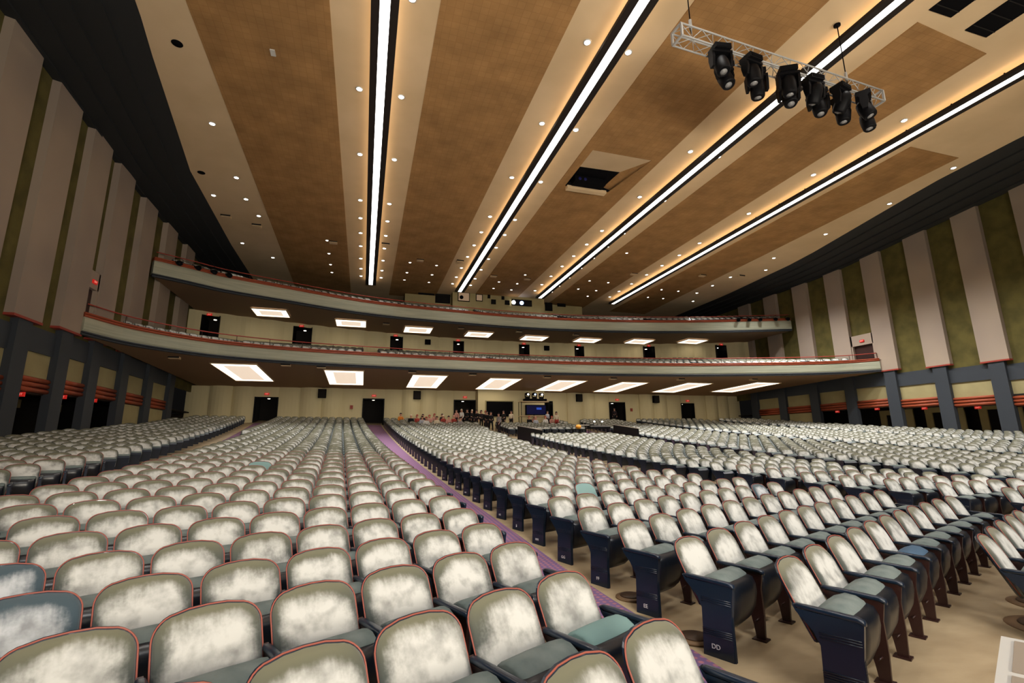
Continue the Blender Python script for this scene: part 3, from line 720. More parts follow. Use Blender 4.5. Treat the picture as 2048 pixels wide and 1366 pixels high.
for i, (a, b, w_) in enumerate(DOORS):
    t = thing('door_%d' % (i+1), 'dark open doorway in the ground floor back wall, %s' % w_, 'doorway', ((a+b)/2, YB, 0)); t['kind'] = 'structure'
    h = CAMZ+4.12; hw = (b-a)/2; z0 = 2.8; mb = MB()
    mb.box(-hw-.08, -hw, -.12, .3, z0, h, 'glossblack'); mb.box(hw, hw+.08, -.12, .3, z0, h, 'glossblack'); mb.box(-hw, hw, -.12, .3, h-.1, h, 'glossblack'); mb.build('door_frame', t)
    mb = MB(); mb.box(-hw, hw, 2.2, 2.25, z0, h, 'dark'); mb.box(-hw-.02, -hw, .3, 2.2, z0, h, 'dark'); mb.box(hw, hw+.02, .3, 2.2, z0, h, 'dark'); mb.box(-hw, hw, .3, 2.2, h, h+.02, 'dark'); mb.build('lobby_lining', t)
    mb = MB(); mb.lathe([(.001, 0), (.11, 0), (.11, -.03), (.001, -.04)], (.0, 1.0, h-.05), 'z', 'bulbwarm', 12); mb.build('lobby_lamp', t)
    if w_[0] != 'n': exit_sign((a+b)/2, YB-.14, h+.25, 0, 'over the doorway %s' % w_)
# speakers on back wall
mb = MB(); mb.box(-.33, .33, -.25, .1, -.38, .38, 'black'); mb.box(-.29, .29, -.27, -.25, -.34, .34, 'dark'); ME_SPK = mb.mesh('speaker')
for x, w_ in ((-3.6, 'between the left and the purple aisle doorways'), (4.6, 'above the seated audience'), (20.9, 'right of the control booth'), (29.9, 'between the two right doorways')):
    tag(link('wall_speaker', ME_SPK, loc=(x, YB-.42, CAMZ+4.45)), 'black square speaker high on the back wall %s' % w_, 'speaker', 'black wall speakers')
for x, w_ in ((-1.1, 'left of the purple aisle doorway'), (26.9, 'beside the second doorway from the right')):
    mb = MB(); mb.box(-.12, .12, -.08, 0, -.16, .16, 'redtrim'); tag(mb.build('fire_alarm', loc=(x, YB-.4, 5.0)), 'small red alarm box on the back wall %s' % w_, 'alarm')
# ------------------------------------------------------------------ balconies
def smooth_curve(P, n=6):
    out = []
    for i in range(len(P)-1):
        p0, p1, p2, p3 = (np.array(P[max(i-1, 0)]), np.array(P[i]), np.array(P[i+1]), np.array(P[min(i+2, len(P)-1)]))
        for j in range(n):
            t = j/n; q = .5*((2*p1)+(-p0+p2)*t+(2*p0-5*p1+4*p2-p3)*t*t+(-p0+3*p1-3*p2+p3)*t**3); out.append((float(q[0]), float(q[1])))
    out.append(tuple(P[-1])); return out
C1 = smooth_curve([(-13.35, 28.0), (-12.3, 30.6), (-9.8, 33.2), (-7.2, 34.5), (-4.3, 35.3), (-1.1, 35.75), (4.2, 36.25), (10.1, 36.5), (16.5, 36.3), (23, 35.5), (27.3, 34.7), (31.4, 33.5), (35.5, 32.2), (38.8, 30.6), (40.45, 28.9)])
C2 = smooth_curve([(-13.35, 34.6), (-11.6, 35.8), (-9.8, 37.1), (-6.8, 38.45), (-1.5, 40.7), (2.6, 41.7), (7.0, 42.2), (11.8, 42.6), (16.8, 42.6), (21.9, 42.1), (27, 41.2), (32, 39.9), (36.6, 38.3), (40.45, 36.9)])
def balcony(nm, C_, zb, hgt, rail, label, yback, zback, rows, rise, seatlabel, step_front):
    t = thing('balcony', label, 'balcony', (0, 0, 0)); zt = zb+hgt
    mb = MB(); mb.sweep(C_, [(0, zb+.18), (.05, zb+.3), (.05, zt-.34), (0, zt-.22), (-.35, zt-.22), (-.35, zb+.18)], 'fascia'); 
    mb.build('fascia', t)
    mb = MB()
    for k, z in enumerate((zb+.06, zb+.16)): mb.sweep(C_, [(.02-.05*k*0, z-.05), (.08-.05*(1-k), z-.02), (.06-.05*(1-k), z+.04), (-.2, z+.04), (-.2, z-.05)], 'navy')
    mb.build('lower_moulding', t)
    mb = MB()
    for k in range(2):
        z = zt-.16+.13*k; mb.sweep(C_, [(-.05, z-.055), (.06, z-.045), (.085, z), (.06, z+.045), (-.05, z+.055)], 'rib', True)
    mb.sweep(C_, [(-.4, zt-.22), (0, zt-.22), (0, zt+.02), (-.4, zt+.02)], 'rib'); mb.build('red_moulding', t)
    mb = MB(); mb.tube([(x, y+.15, zt+rail) for x, y in C_], .035, 'redtrim', 8); mb.build('handrail', t)
    acc = 0
    for (a, b) in zip(C_, C_[1:]):
        acc += math.dist(a, b)
        if acc > 1.75:
            acc = 0; m2 = MB(); m2.tube([(b[0], b[1]+.15, zt), (b[0], b[1]+.15, zt+rail)], .02, 'maroon', 6); m2.build('rail_post', t)
    # soffit
    mb = MB(); k = len(C_); vs = [(x, y+.05, zb+.02) for x, y in C_]+[(x, yback(x), zback) for x, y in C_]
    mb.add(vs, [(i, k+i, k+i+1, i+1) for i in range(k-1)], 'soffit'); mb.build('soffit', t)
    # stepped tier floor
    xs_ = np.array([c[0] for c in C_]); ys_ = np.array([c[1] for c in C_])
    def cth(x): d = float(np.interp(x+.8, xs_, ys_)-np.interp(x-.8, xs_, ys_)); return 1.6/math.hypot(1.6, d*1.3)
    mb = MB()
    for r in range(rows):
        z = zt-step_front+rise*r; vs = []
        for x, y in C_:
            ct = cth(x); zz = zt-step_front+rise*r*ct; y0 = min(y+.3+.95*r, yback(x)+.2); y1 = min(y+.3+.95*(r+1), yback(x)+.2); vs += [(x, y0, zz-rise*ct), (x, y0, zz), (x, y1, zz)]
        mb.add(vs, [(3*i+j, 3*i+3+j, 3*i+4+j, 3*i+1+j) for i in range(k-1) for j in range(2)], 'maroon')
    mb.build('tier_floor', t)
    pl = []
    for r in range(rows):
        z = zt-step_front+rise*r; acc = 0; last = None
        xs_ = np.array([c[0] for c in C_]); ys_ = np.array([c[1] for c in C_]); x = WXL+1.0
        while x < WXR-1.0:
            y = float(np.interp(x, xs_, ys_))+.45+.95*r; dy = float(np.interp(x+.3, xs_, ys_)-np.interp(x-.3, xs_, ys_)); a = math.atan2(dy, .6)
            if y < yback(x)-.9 and (x % 9.0) > 1.0: pl.append((x, y, zt-step_front+rise*r*cth(x), a))
            x += SP*math.cos(a)
    crowd('theatre_seats', pl, seatlabel, 'theatre seats')
    return t
def ymid(x): return 49-3.6*((x-13.2)/23.6)**2*1.25
B1Z, B2Z = CAMZ+5.4, CAMZ+10.65
b1 = balcony('lower', C1, B1Z, 1.13, .46, 'lower curved balcony with sage front and red mouldings above the ground floor seats', lambda x: YB+.1, ZB, 13, .20, 'rows of pale seats on the lower balcony behind its handrail', .45)
b2 = balcony('upper', C2, B2Z, 1.3, .40, 'upper curved balcony nearest the ceiling, with sage front and red mouldings', lambda x: ymid(x)+.1, B2Z+.1, 7, .30, 'rows of pale seats on the upper balcony behind its handrail', .35)
# mid level wall with door openings
MD = [(-6.4, -4.9, 'under the second light panel'), (2.1, 3.3, 'second visible from the left'), (8.5, 9.6, 'third from the left'), (15.7, 16.8, 'just right of the middle'), (21.9, 23.0, 'fifth from the left'), (29.6, 30.8, 'sixth from the left'), (-12.9, -11.7, 'farthest left'), (37.2, 38.4, 'farthest right')]
MD.sort(); mb = MB(); xs = WXL-.7; ZM0, ZM1 = CAMZ+7.2, B2Z+.12
def midseg(x0, x1, z0, z1, mbx):
    n = max(2, int((x1-x0)/.35)); pts = []
    for i in range(n+1):
        x = x0+(x1-x0)*i/n; ph = (x/1.75) % 1; pts.append((x, ymid(x)-.24*(1-(2*ph-1)**2)))
    k = len(pts); mbx.add([(x, y, z0) for x, y in pts]+[(x, y, z1) for x, y in pts], [(i, i+1, k+i+1, k+i) for i in range(k-1)], 'backwall')
for a, b, _ in MD: midseg(xs, a, ZM0, ZM1, mb); midseg(a, b, ZM0+3.25, ZM1, mb); xs = b
midseg(xs, WXR+.7, ZM0, ZM1, mb); mb.quad((WXL-1, 52, ZM0), (WXR+1, 52, ZM0), (WXR+1, 52, ZM1), (WXL-1, 52, ZM1), 'dark'); mb.quad((WXL-1, 44, ZM0+.6), (WXR+1, 44, ZM0+.6), (WXR+1, 52, ZM0+.6), (WXL-1, 52, ZM0+.6), 'dark')
struct(mb.build('wall_balcony'))
for i, (a, b, w_) in enumerate(MD):
    x = (a+b)/2; y = ymid(x); t = thing('door_%d' % (i+11), 'dark doorway at the back of the lower balcony, %s' % w_, 'doorway', (x, y, 0)); t['kind'] = 'structure'
    mb = MB(); hw = (b-a)/2; mb.box(-hw, hw, 1.6, 1.65, ZM0, ZM0+3.3, 'dark'); mb.box(-hw-.03, -hw, -.2, 1.6, ZM0, ZM0+3.28, 'glossblack'); mb.box(hw, hw+.03, -.2, 1.6, ZM0, ZM0+3.28, 'glossblack'); mb.build('door_lining', t)
    mb = MB(); mb.lathe([(.001, 0), (.12, 0), (.12, -.03), (.001, -.04)], (.1, 0.6, ZM0+3.1), 'z', 'bulbwarm', 12); mb.build('lobby_lamp', t)
    exit_sign(x-.1, y-.32, ZM0+3.3, 0, 'over the balcony doorway %s' % w_)
for x, w_ in ((5.8, 'left'), (18.7, 'right')):
    mb = MB(); mb.box(-.28, .28, -.15, .1, -.25, .25, 'black'); tag(mb.build('wall_speaker', loc=(x, ymid(x)-.3, CAMZ+10.1)), 'small black speaker on the wall behind the lower balcony, %s one' % w_, 'speaker')
# ------------------------------------------------------------------ lay light panels under the balconies
def layl(x, ya, yb, wd, zfun, label):
    t = thing('light_panel', label, 'ceiling light', (x, (ya+yb)/2, zfun((ya+yb)/2)), 0, 'bright square light panels under the balconies')
    t.rotation_euler = (math.atan2(zfun(yb)-zfun(ya), yb-ya), 0, 0); h = (yb-ya)/2; w2 = wd/2; mb = MB()
    mb.box(-w2-.06, w2+.06, -h-.06, -h, -.07, .02, 'cream'); mb.box(-w2-.06, w2+.06, h, h+.06, -.07, .02, 'cream'); mb.box(-w2-.06, -w2, -h, h, -.07, .02, 'cream'); mb.box(w2, w2+.06, -h, h, -.07, .02, 'cream'); mb.build('frame', t)
    a = .55 if h > 2 else .42; b = a*1.2; mb = MB()
    mb.box(-w2, w2, -h, -h+b, -.05, -.03, 'panel'); mb.box(-w2, w2, h-b*.7, h, -.05, -.03, 'panel'); mb.box(-w2, -w2+a, -h+b, h-b*.7, -.05, -.03, 'panel'); mb.box(w2-a, w2, -h+b, h-b*.7, -.05, -.03, 'panel'); mb.build('glow_border', t)
    mb = MB(); mb.box(-w2+a, w2-a, -h+b, h-b*.7, -.045, -.03, 'panelc'); mb.build('centre_panel', t)
xs1 = np.array([c[0] for c in C1]); ys1 = np.array([c[1] for c in C1])
def z1x(x):
    yf = float(np.interp(x, xs1, ys1))
    return lambda y: B1Z+.02+(ZB-B1Z-.02)*(y-yf)/(YB+.1-yf)+.0
LX1 = [(-8.4, 35.5, 42.4), (-1.55, 37.0, 43.4), (4.85, 38.0, 44.2), (11.2, 38.5, 44.3), (17.2, 38.5, 44.4), (23.3, 38.4, 44.3), (29.6, 37.6, 43.6), (35.9, 36.0, 42.4)]
for i, (x, a, b) in enumerate(LX1): layl(x, a, b, 2.7, z1x(x), 'bright glowing ceiling panel under the lower balcony, %s from the left' % ordinal(i+1))
LX2 = [(-7.65, 41.0, 43.3), (-1.5, 43.0, 45.4), (4.5, 44.2, 46.5), (10.5, 44.8, 46.9), (16.45, 45.2, 47.2), (22.3, 44.9, 46.8), (28.1, 44.0, 46.1), (33.8, 42.6, 44.6)]
for i, (x, a, b) in enumerate(LX2): layl(x, a, b, 2.5, lambda y: B2Z+.0, 'bright glowing ceiling panel under the upper balcony, %s from the left' % ordinal(i+1))
for i, x in enumerate((-11.2, -5.2, -3.0, 3.3, 8.0, 14.3, 20.2, 26.4, 33)):
    tag(link('ceiling_vent', ME_VENT, loc=(x, 36.3-.006*(x-13)**2+.9, B1Z-.02)), 'small boxy vent under the lower balcony edge, %s from the left' % ordinal(i+1), 'vent', 'boxy vents under the lower balcony')
for i, x in enumerate((1.5, 8.3, 14, 20)):
    tag(link('ceiling_vent', ME_VENT, loc=(x, 43.6, B2Z+.02)), 'small boxy vent under the upper balcony edge, %s from the left' % ordinal(i+1), 'vent', 'boxy vents under the upper balcony')
# ------------------------------------------------------------------ upper back: dark wall and projection booth
mb = MB(); mb.quad((WXL-1, YE, CAMZ+9), (WXR+1, YE, CAMZ+9), (WXR+1, YE, HC+.5), (WXL-1, YE, HC+.5), 'dark'); struct(mb.build('wall_rear'))
t = thing('projection_booth', 'beige projection booth behind the upper balcony with small dark windows', 'booth', (0, 0, 0))
z0, z1_ = CAMZ+11.2, HC-.01
mb = MB(); mb.box(8.1, 18.1, 47.3, 52, z0, z1_, 'beige'); mb.build('booth_wall', t)
for a, b in ((3.4, 8.1), (18.1, 23.1)):
    mb = MB(); mb.box(a, b, 48.4, 52, z0, z1_-.2, 'beige'); mb.build('side_wall', t)
def bwin(x0, x1, za, zb_, y, glow=None):
    mb = MB(); mb.box(x0-.07, x1+.07, y-.08, y-.01, za-.07, zb_+.07, 'black'); w_ = mb.build('window', t)
    mb = MB(); mb.box(x0, x1, y-.09, y-.081, za, zb_, glow or 'glossblack'); mb.build('pane', w_)
Rz = lambda r: CAMZ+r*47.3
MT['amber'] = mat('amber_glass', (.25, .18, .12), .3, emit=(.6, .4, .25), es=.3)
for x0_, x1_, zt_, zb2, yy, gl in ((8.7, 9.8, 15.25, 14.42, 47.3, 'amber'), (10.6, 11.17, 15.17, 14.56, 47.3, 'amber'), (11.85, 12.0, 15.2, 14.95, 47.3, None), (12.23, 12.6, 14.72, 14.36, 47.3, None), (13.37, 13.53, 15.16, 14.93, 47.3, None), (13.73, 14.1, 14.74, 14.4, 47.3, None),
        (14.5, 16.6, 14.93, 14.4, 47.3, None), (4.8, 6.3, 15.42, 15.16, 48.4, None), (6.55, 7.95, 15.33, 14.4, 48.4, None), (18.68, 19.4, 15.18, 14.38, 48.4, None), (20.15, 21.0, 15.2, 14.98, 48.4, None)):
    bwin(x0_, x1_, CAMZ+zb2, CAMZ+zt_, yy, gl)
for x, m in ((14.6, 'bulb'), (15.5, 'bulbblue'), (9.0, 'black')):
    mb = MB(); mb.lathe([(.001, 0), (.2, 0), (.2, -.06), (.16, -.08), (.001, -.07)], (x, 47.19, CAMZ+(14.62 if x > 10 else 14.75)), 'y', m, 14)
    tag(mb.build('projector_beam_lens', loc=(0, 0, 0)), {14.6: 'white glowing projector lens in the booth window', 15.5: 'blue glowing projector lens in the booth window', 9.0: 'dim round projector lens in the left booth window'}[x], 'projector')
# low lamps on the upper level
for x, y, r, w_ in ((-3.3, 46, .262, 'left'), (1.7, 47, .266, 'second'), (5.6, 47.5, .279, 'third'), (23.7, 48.1, .268, 'fourth'), (29.2, 48, .259, 'rightmost')):
    mb = MB(); mb.box(-.22, .22, -.06, .06, -.07, .07, 'bulbwarm'); mb.box(-.25, .25, .06, .12, -.1, .1, 'black'); tag(mb.build('step_light', loc=(x, y, CAMZ+r*y+.35)), 'small warm lamp in the dark behind the upper balcony, %s one' % w_, 'lamp')
# spotlight clusters at the ends of the upper balcony
def par(loc, rz, label, group):
    t = thing('spotlight', label, 'stage light', loc, rz, group)
    mb = MB(); mb.lathe([(.001, .3), (.12, .28), (.15, .05), (.17, -.25), (.15, -.26), (.14, -.1), (.001, -.08)], (0, 0, 0), 'y', 'glossblack', 14); b = mb.build('lamp_can', t); b.rotation_euler = (math.radians(20), 0, 0)
    mb = MB(); mb.tube([(-.2, 0, 0), (-.21, 0, .26), (0, 0, .34), (.21, 0, .26), (.2, 0, 0)], .018, 'black', 6); mb.build('yoke', t)
xs2 = np.array([c[0] for c in C2]); ys2 = np.array([c[1] for c in C2])
for i, x in enumerate((-12.1, -11.2, -10.4, -9.6)): par((x, float(np.interp(x, xs2, ys2))-.5, B2Z+1.15), .6, 'black stage spotlight on the left end of the upper balcony, %s from the wall' % ordinal(i+1), 'spotlights on the upper balcony')
for i, x in enumerate((35.3, 36.3, 37.3, 38.7, 39.8)): par((x, float(np.interp(x, xs2, ys2))-.5, B2Z+1.15), -.6, 'black stage spotlight on the right end of the upper balcony, %s from the middle' % ordinal(i+1), 'spotlights on the upper balcony')
# balcony level doorways in the side walls
for sd, y in ((-1, 28.6), (1, 30.2)):
    X = WXL if sd < 0 else WXR; t = thing('door_%d' % (21 if sd < 0 else 22), 'tall dark portal in the %s wall at lower balcony level' % ('left' if sd < 0 else 'right'), 'doorway', (X+sd*.2, y, B1Z+.9)); t['kind'] = 'structure'
    hw = .49 if sd < 0 else .99; lo_, hi_ = (-.14, .17) if sd > 0 else (-.17, .14)
    mb = MB(); mb.box(lo_, hi_, -hw, -hw+.12, 0, 2.5, 'pil'); mb.box(lo_, hi_, hw-.12, hw, 0, 2.5, 'pil'); mb.box(lo_, hi_, -hw, hw, 1.6, 2.5, 'pil'); mb.build('door_frame', t)
    mb = MB(); mb.box(.06 if sd > 0 else -.12, .12 if sd > 0 else -.06, -hw+.12, hw-.12, 0, 1.6, 'maroon'); mb.build('door_leaf', t)
    exit_sign(X+sd*.02, y-.05, B1Z+2.85, -PI/2 if sd > 0 else PI/2, 'over the portal in the %s wall at balcony level' % ('left' if sd < 0 else 'right'))
# ------------------------------------------------------------------ control booth under the balcony and its gear
t = thing('control_booth', 'plain beige control booth wall in the middle of the back with a wide black window', 'booth', (0, 0, 0))
mb = MB(); mb.box(10.25, 16.95, 44.9, YB+.5, 2.9, CAMZ+5.02, 'backwall'); mb.build('booth_wall', t)
mb = MB(); mb.box(10.95, 13.75, 44.82, 44.9, CAMZ+2.42, CAMZ+4.0, 'beige'); w_ = mb.build('window_frame', t)
mb = MB(); mb.box(11.05, 13.65, 44.80, 44.819, CAMZ+2.5, CAMZ+3.92, 'black'); mb.build('pane', w_)
t = thing('equipment_rack', 'open scaffold shelf with monitors in front of the control booth', 'shelf', (15.3, 43.6, floorz(15.3, 43.6)))
for x in (-1.3, 1.4):
    for y in (-.4, .4):
        mb = MB(); mb.tube([(x, y, 0), (x, y, 2.55)], .03, 'black', 6); mb.build('upright', t)
for z in (1.15, 2.5):
    mb = MB(); mb.box(-1.35, 1.45, -.45, .45, z, z+.07, 'cream'); mb.build('shelf', t)
mb = MB(); mb.box(-.75, 1.3, -.1, .15, 1.3, 2.25, 'black'); mb.box(-.68, 1.22, -.11, -.101, 1.36, 2.19, 'screen'); mb.box(.3, .8, -.115, -.111, 1.8, 2.0, 'glint'); tag(mb.build('monitor', loc=(15.3, 43.6, floorz(15.3, 43.6))), 'wide dark blue screen on the scaffold shelf', 'monitor')
mb = MB(); mb.box(-.9, 1.3, -.3, .3, 2.58, 2.82, 'black'); tag(mb.build('flight_case', loc=(15.3, 43.6, floorz(15.3, 43.6))), 'long black case on top of the scaffold shelf', 'case')
# moving head fixture, used on the shelf and the truss
def mk_mh():
    d = {}
    mb = MB(); mb.box(-.24, .24, -.2, .2, -.16, 0, 'glossblack'); mb.box(-.2, .2, -.21, .21, -.13, -.03, 'black'); d['base'] = mb.mesh('base')
    mb = MB()
    for s_ in (-1, 1): plate(mb, [(-.1, -.18), (.1, -.18), (.12, -.4), (.07, -.66), (-.07, -.66), (-.12, -.4)], .07, 'glossblack', .27*s_)
    mb.box(-.3, .3, -.13, .13, -.24, -.165, 'glossblack'); d['yoke'] = mb.mesh('yoke')
    mb = MB(); mb.lathe([(.001, .30), (.10, .30), (.17, .22), (.2, .05), (.2, -.12), (.19, -.28), (.16, -.33), (.14, -.30)], (0, 0, 0), 'z', 'glossblack', 18); d['head'] = mb.mesh('head')
    mb = MB(); mb.lathe([(.001, -.29), (.10, -.30), (.10, -.31), (.001, -.34)], (0, .02, 0), 'z', 'lensgrey', 14); d['lens'] = mb.mesh('lens')
    return d
MH = mk_mh()
def moving_head(loc, rz, tilt, label, group, up=False, glow=None, sc_=1.0):
    t = thing('moving_head_light', label, 'stage light', loc, rz, group); t.scale = (sc_,)*3
    if up: t.rotation_euler = (PI, 0, rz)
    link('base', MH['base'], t); link('yoke', MH['yoke'], t); h = link('head', MH['head'], t, (0, 0, -.55)); h.rotation_euler = (tilt, 0, 0)
    me = MH['lens']
    l = link('lens', me, h)
    if glow: l.material_slots[0].link = 'OBJECT'; l.material_slots[0].material = MT[glow]
for i, (x, g_) in enumerate(((14.75, 'bulb'), (15.45, 'bulbblue'), (16.15, 'bulb'))):
    moving_head((x, 43.6, floorz(15.3, 43.6)+2.83), 0, math.radians(-80)+PI, 'glowing stage light on the black case by the booth, %s from the left' % ordinal(i+1), 'stage lights on the scaffold shelf', True, g_, .8)
# mixing position among the seats
fz = floorz(14.5, 32.5)
def lowwall(x0, y0, x1, y1, label):
    mb = MB(); zz0, zz1 = floorz(x0, y0), floorz(x1, y1); d = Vector((x1-x0, y1-y0)).normalized(); nx, ny = -d.y*.04, d.x*.04
    vs = [(x0-nx, y0-ny, zz0-.1), (x1-nx, y1-ny, zz1-.1), (x1+nx, y1+ny, zz1-.1), (x0+nx, y0+ny, zz0-.1), (x0-nx, y0-ny, zz0+1.0), (x1-nx, y1-ny, zz1+1.0), (x1+nx, y1+ny, zz1+1.0), (x0+nx, y0+ny, zz0+1.0)]
    mb.add(vs, [(0, 3, 2, 1), (4, 5, 6, 7), (0, 1, 5, 4), (1, 2, 6, 5), (2, 3, 7, 6), (3, 0, 4, 7)], 'glossblack')
    o = mb.build('barrier_wall'); tag(o, label, 'barrier'); mb = MB(); mb.tube([(x0, y0, zz0+1.02), (x1, y1, zz1+1.02)], .035, 'greyp', 6); mb.build('top_rail', o)
lowwall(10.7, 33.9, 10.95, 29.6, 'black low wall on the left side of the mixing position'); lowwall(18.7, 34.4, 18.3, 30.2, 'black low wall on the right side of the mixing position')
def table(loc, lx, ly, h, top, label, name='table', cat='table'):
    t = thing(name, label, cat, loc); mb = MB(); mb.box(-lx/2, lx/2, -ly/2, ly/2, h-.04, h, top); mb.build('table_top', t)
    for x in (-lx/2+.05, lx/2-.05):
        for y in (-ly/2+.05, ly/2-.05): m2 = MB(); m2.tube([(x, y, 0), (x, y, h-.04)], .022, 'black', 6); m2.build('leg', t)
table((12.0, 32.8, floorz(12, 32.8)), 1.3, .6, .95, 'white', 'small table with a pale top at the left of the mixing position')
table((15.4, 33.1, floorz(15.4, 33.1)), .9, .6, 1.15, 'white', 'white folding table standing high in the mixing position')
table((14.4, 32.0, floorz(14.4, 32.0)), 1.3, .6, .92, 'black', 'black table carrying the orange ball')
mb = MB(); mb.lathe([(.02, 0), (.14, .03), (.2, .12), (.2, .2), (.13, .3), (.02, .33)], (0, 0, 0), 'z', 'orange', 16); tag(mb.build('orange_ball', loc=(14.6, 32.0, floorz(14.4, 32.0)+.92)), 'bright orange ball in the mixing position', 'ball')
table((17.0, 33.6, floorz(17, 33.6)), 1.9, .8, .85, 'black', 'long black desk under the mixing console')
t = thing('mixing_console', 'black mixing console with small lamps on the long black desk', 'mixing console', (17.0, 33.6, floorz(17, 33.6)+.85))
mb = MB(); plate(mb, [(-.35, 0), (.35, 0), (.35, .22), (-.35, .08)], 1.6, 'glossblack'); mb.build('body', t)
mb = MB(); 
for i in range(16): mb.box(-.7+i*.09, -.67+i*.09, -.2, .1, .13, .17, 'white')
mb.build('fader_strip', t)
for x in (-.35, .3):
    mb = MB(); mb.tube([(x, .2, .15), (x, .1, .45), (x, .0, .5)], .012, 'black', 5); l = mb.build('goose_neck', t); mb = MB(); mb.lathe([(.001, 0), (.06, 0), (.06, .06), (.001, .08)], (x, -.02, .46), 'z', 'bulb', 10); mb.build('lamp_head', l)
# ------------------------------------------------------------------ lighting truss
TA, TB = Vector((8.75, 10.75, CAMZ+12.45)), Vector((17.85, 11.2, CAMZ+12.45)); TL = (TB-TA).length; TR = math.atan2(TB.y-TA.y, TB.x-TA.x)
t = thing('lighting_truss', 'silver square lattice truss hanging below the ceiling with black stage lights', 'truss', TA, TR)
mb = MB(); S_ = .22
for a in (-1, 1):
    for b in (-1, 1): mb.tube([(0, a*S_, b*S_), (TL, a*S_, b*S_)], .028, 'alu', 8)
mb.build('chord', t)
mb = MB(); n = 22
for i in range(n):
    x0, x1 = TL*i/n, TL*(i+1)/n; f = 1 if i % 2 else -1
    for a in (-1, 1):
        mb.tube([(x0, a*S_, -S_*f), (x1, a*S_, S_*f)], .013, 'alu', 5); mb.tube([(x0, -S_*f, a*S_), (x1, S_*f, a*S_)], .013, 'alu', 5)
mb.build('lattice', t)
for x in (.03, TL-.03):
    mb = MB(); 
    for a in (-1, 1): mb.box(x-.03, x+.03, a*S_-.035, a*S_+.035, -S_, S_, 'alu'); mb.box(x-.03, x+.03, -S_, S_, a*S_-.035, a*S_+.035, 'alu')
    mb.build('end_frame', t)
TT = [.16, .22, .30, .37, .47, .525, .60, .68, .745, .81, .87, .95]
for i, q in enumerate(TT):
    p = TA+(TB-TA)*q; off = -.22 if i % 2 == 0 else .22; dz = -.33
    loc = (p.x-math.sin(TR)*off, p.y+off, p.z+dz+.08)
    moving_head(loc, TR+random.uniform(-.6, .6), math.radians(random.uniform(-25, 35)), 'black moving head stage light under the truss, %s from its left end' % ordinal(i+1), 'moving head lights on the truss', sc_=1.12)
for x, y, w_ in ((9.35, 10.78, 'left'), (16.3, 11.12, 'right')):
    mb = MB(); hh = HC-(TA.z+.22)-.04; mb.tube([(0, 0, 0), (0, 0, hh)], .018, 'black', 6); mb.lathe([(.001, 0), (.12, 0), (.12, -.06), (.001, -.08)], (0, 0, hh), 'z', 'black', 10); mb.lathe([(.001, 0), (.05, .05), (.05, .4), (.001, .45)], (0, 0, .1), 'z', 'alu', 8)
    tag(mb.build('hoist_cable', loc=(x, y, TA.z+.22)), 'thin steel hoist cable holding the %s end of the truss' % w_, 'cable')
# ------------------------------------------------------------------ front right corner: table and floor discs
t = thing('gridded_table', 'white framed table top with taupe squares at the lower right corner', 'table', (2.88, 1.72, 0), math.atan2(-.45, -.89))
mb = MB(); Lx, Ly = 1.6, 1.1; mb.box(0, Lx, 0, Ly, .765, .80, 'white'); mb.build('table_top', t)
for i in range(3):
    for j in range(2):
        m2 = MB(); m2.box(.05+i*.47, .05+i*.47+.42, .045+j*.47, .045+j*.47+.42, .8, .804, 'greyp'); m2.build('inlay', t)
for x, y in ((.08, .08), (Lx-.08, .08), (.08, Ly-.08), (Lx-.08, Ly-.08)): m2 = MB(); m2.box(x-.025, x+.025, y-.025, y+.025, 0, .765, 'white'); m2.build('leg', t)
for i, (x, y, r, w_) in enumerate(((6.25, 3.3, .34, 'just beyond the white table corner'), (7.0, 3.75, .28, 'in front of the last front row seats'), (2.87, 4.02, .17, 'beside the end panel of row DD'), (2.9, 5.15, .17, 'beside the end panel of row EE'))):
    z = floorz(x, y)+.004; mb = MB(); mb.lathe([(.001, 0), (r, 0), (r*.98, .012), (r*.75, .02), (.001, .022)], (0, 0, 0), 'z', 'stain2', 28); mb.lathe([(.001, .02), (r*.7, .02), (r*.68, .03), (.001, .03)], (0, 0, 0), 'z', 'stain', 28)
    tag(mb.build('floor_vent', loc=(x, y, z)), 'round brown floor vent disc %s' % w_, 'floor vent')
# ------------------------------------------------------------------ people (far away under the balcony)
SKIN = mat('skin', (.55, .30, .21), .6)
def skin_mesh(name, chains, mat_, sub=1):
    """chains: list of lists of (point, radius); first chain starts at the root; chains join where points coincide"""
    vs = []; es = []; rad = []; key = {}
    for ch in chains:
        prev = None
        for p, r in ch:
            k = tuple(round(c, 4) for c in p)
            if k not in key: key[k] = len(vs); vs.append(p); rad.append(r)
            i = key[k]
            if prev is not None and prev != i: es.append((prev, i))
            prev = i
    me = bpy.data.meshes.new(name); me.from_pydata(vs, es, []); o = bpy.data.objects.new(name, me); COL.objects.link(o)
    m = o.modifiers.new('s', 'SKIN'); sv = me.skin_vertices[0].data
    for i, r in enumerate(rad): sv[i].radius = (r, r) if not isinstance(r, tuple) else r
    sv[0].use_root = True; m.use_smooth_shade = True
    if sub: u = o.modifiers.new('u', 'SUBSURF'); u.levels = sub
    dg = bpy.context.evaluated_depsgraph_get(); dg.update(); out = bpy.data.meshes.new_from_object(o.evaluated_get(dg)); out.name = name
    bpy.data.objects.remove(o); out.materials.clear(); out.materials.append(mat_); return out
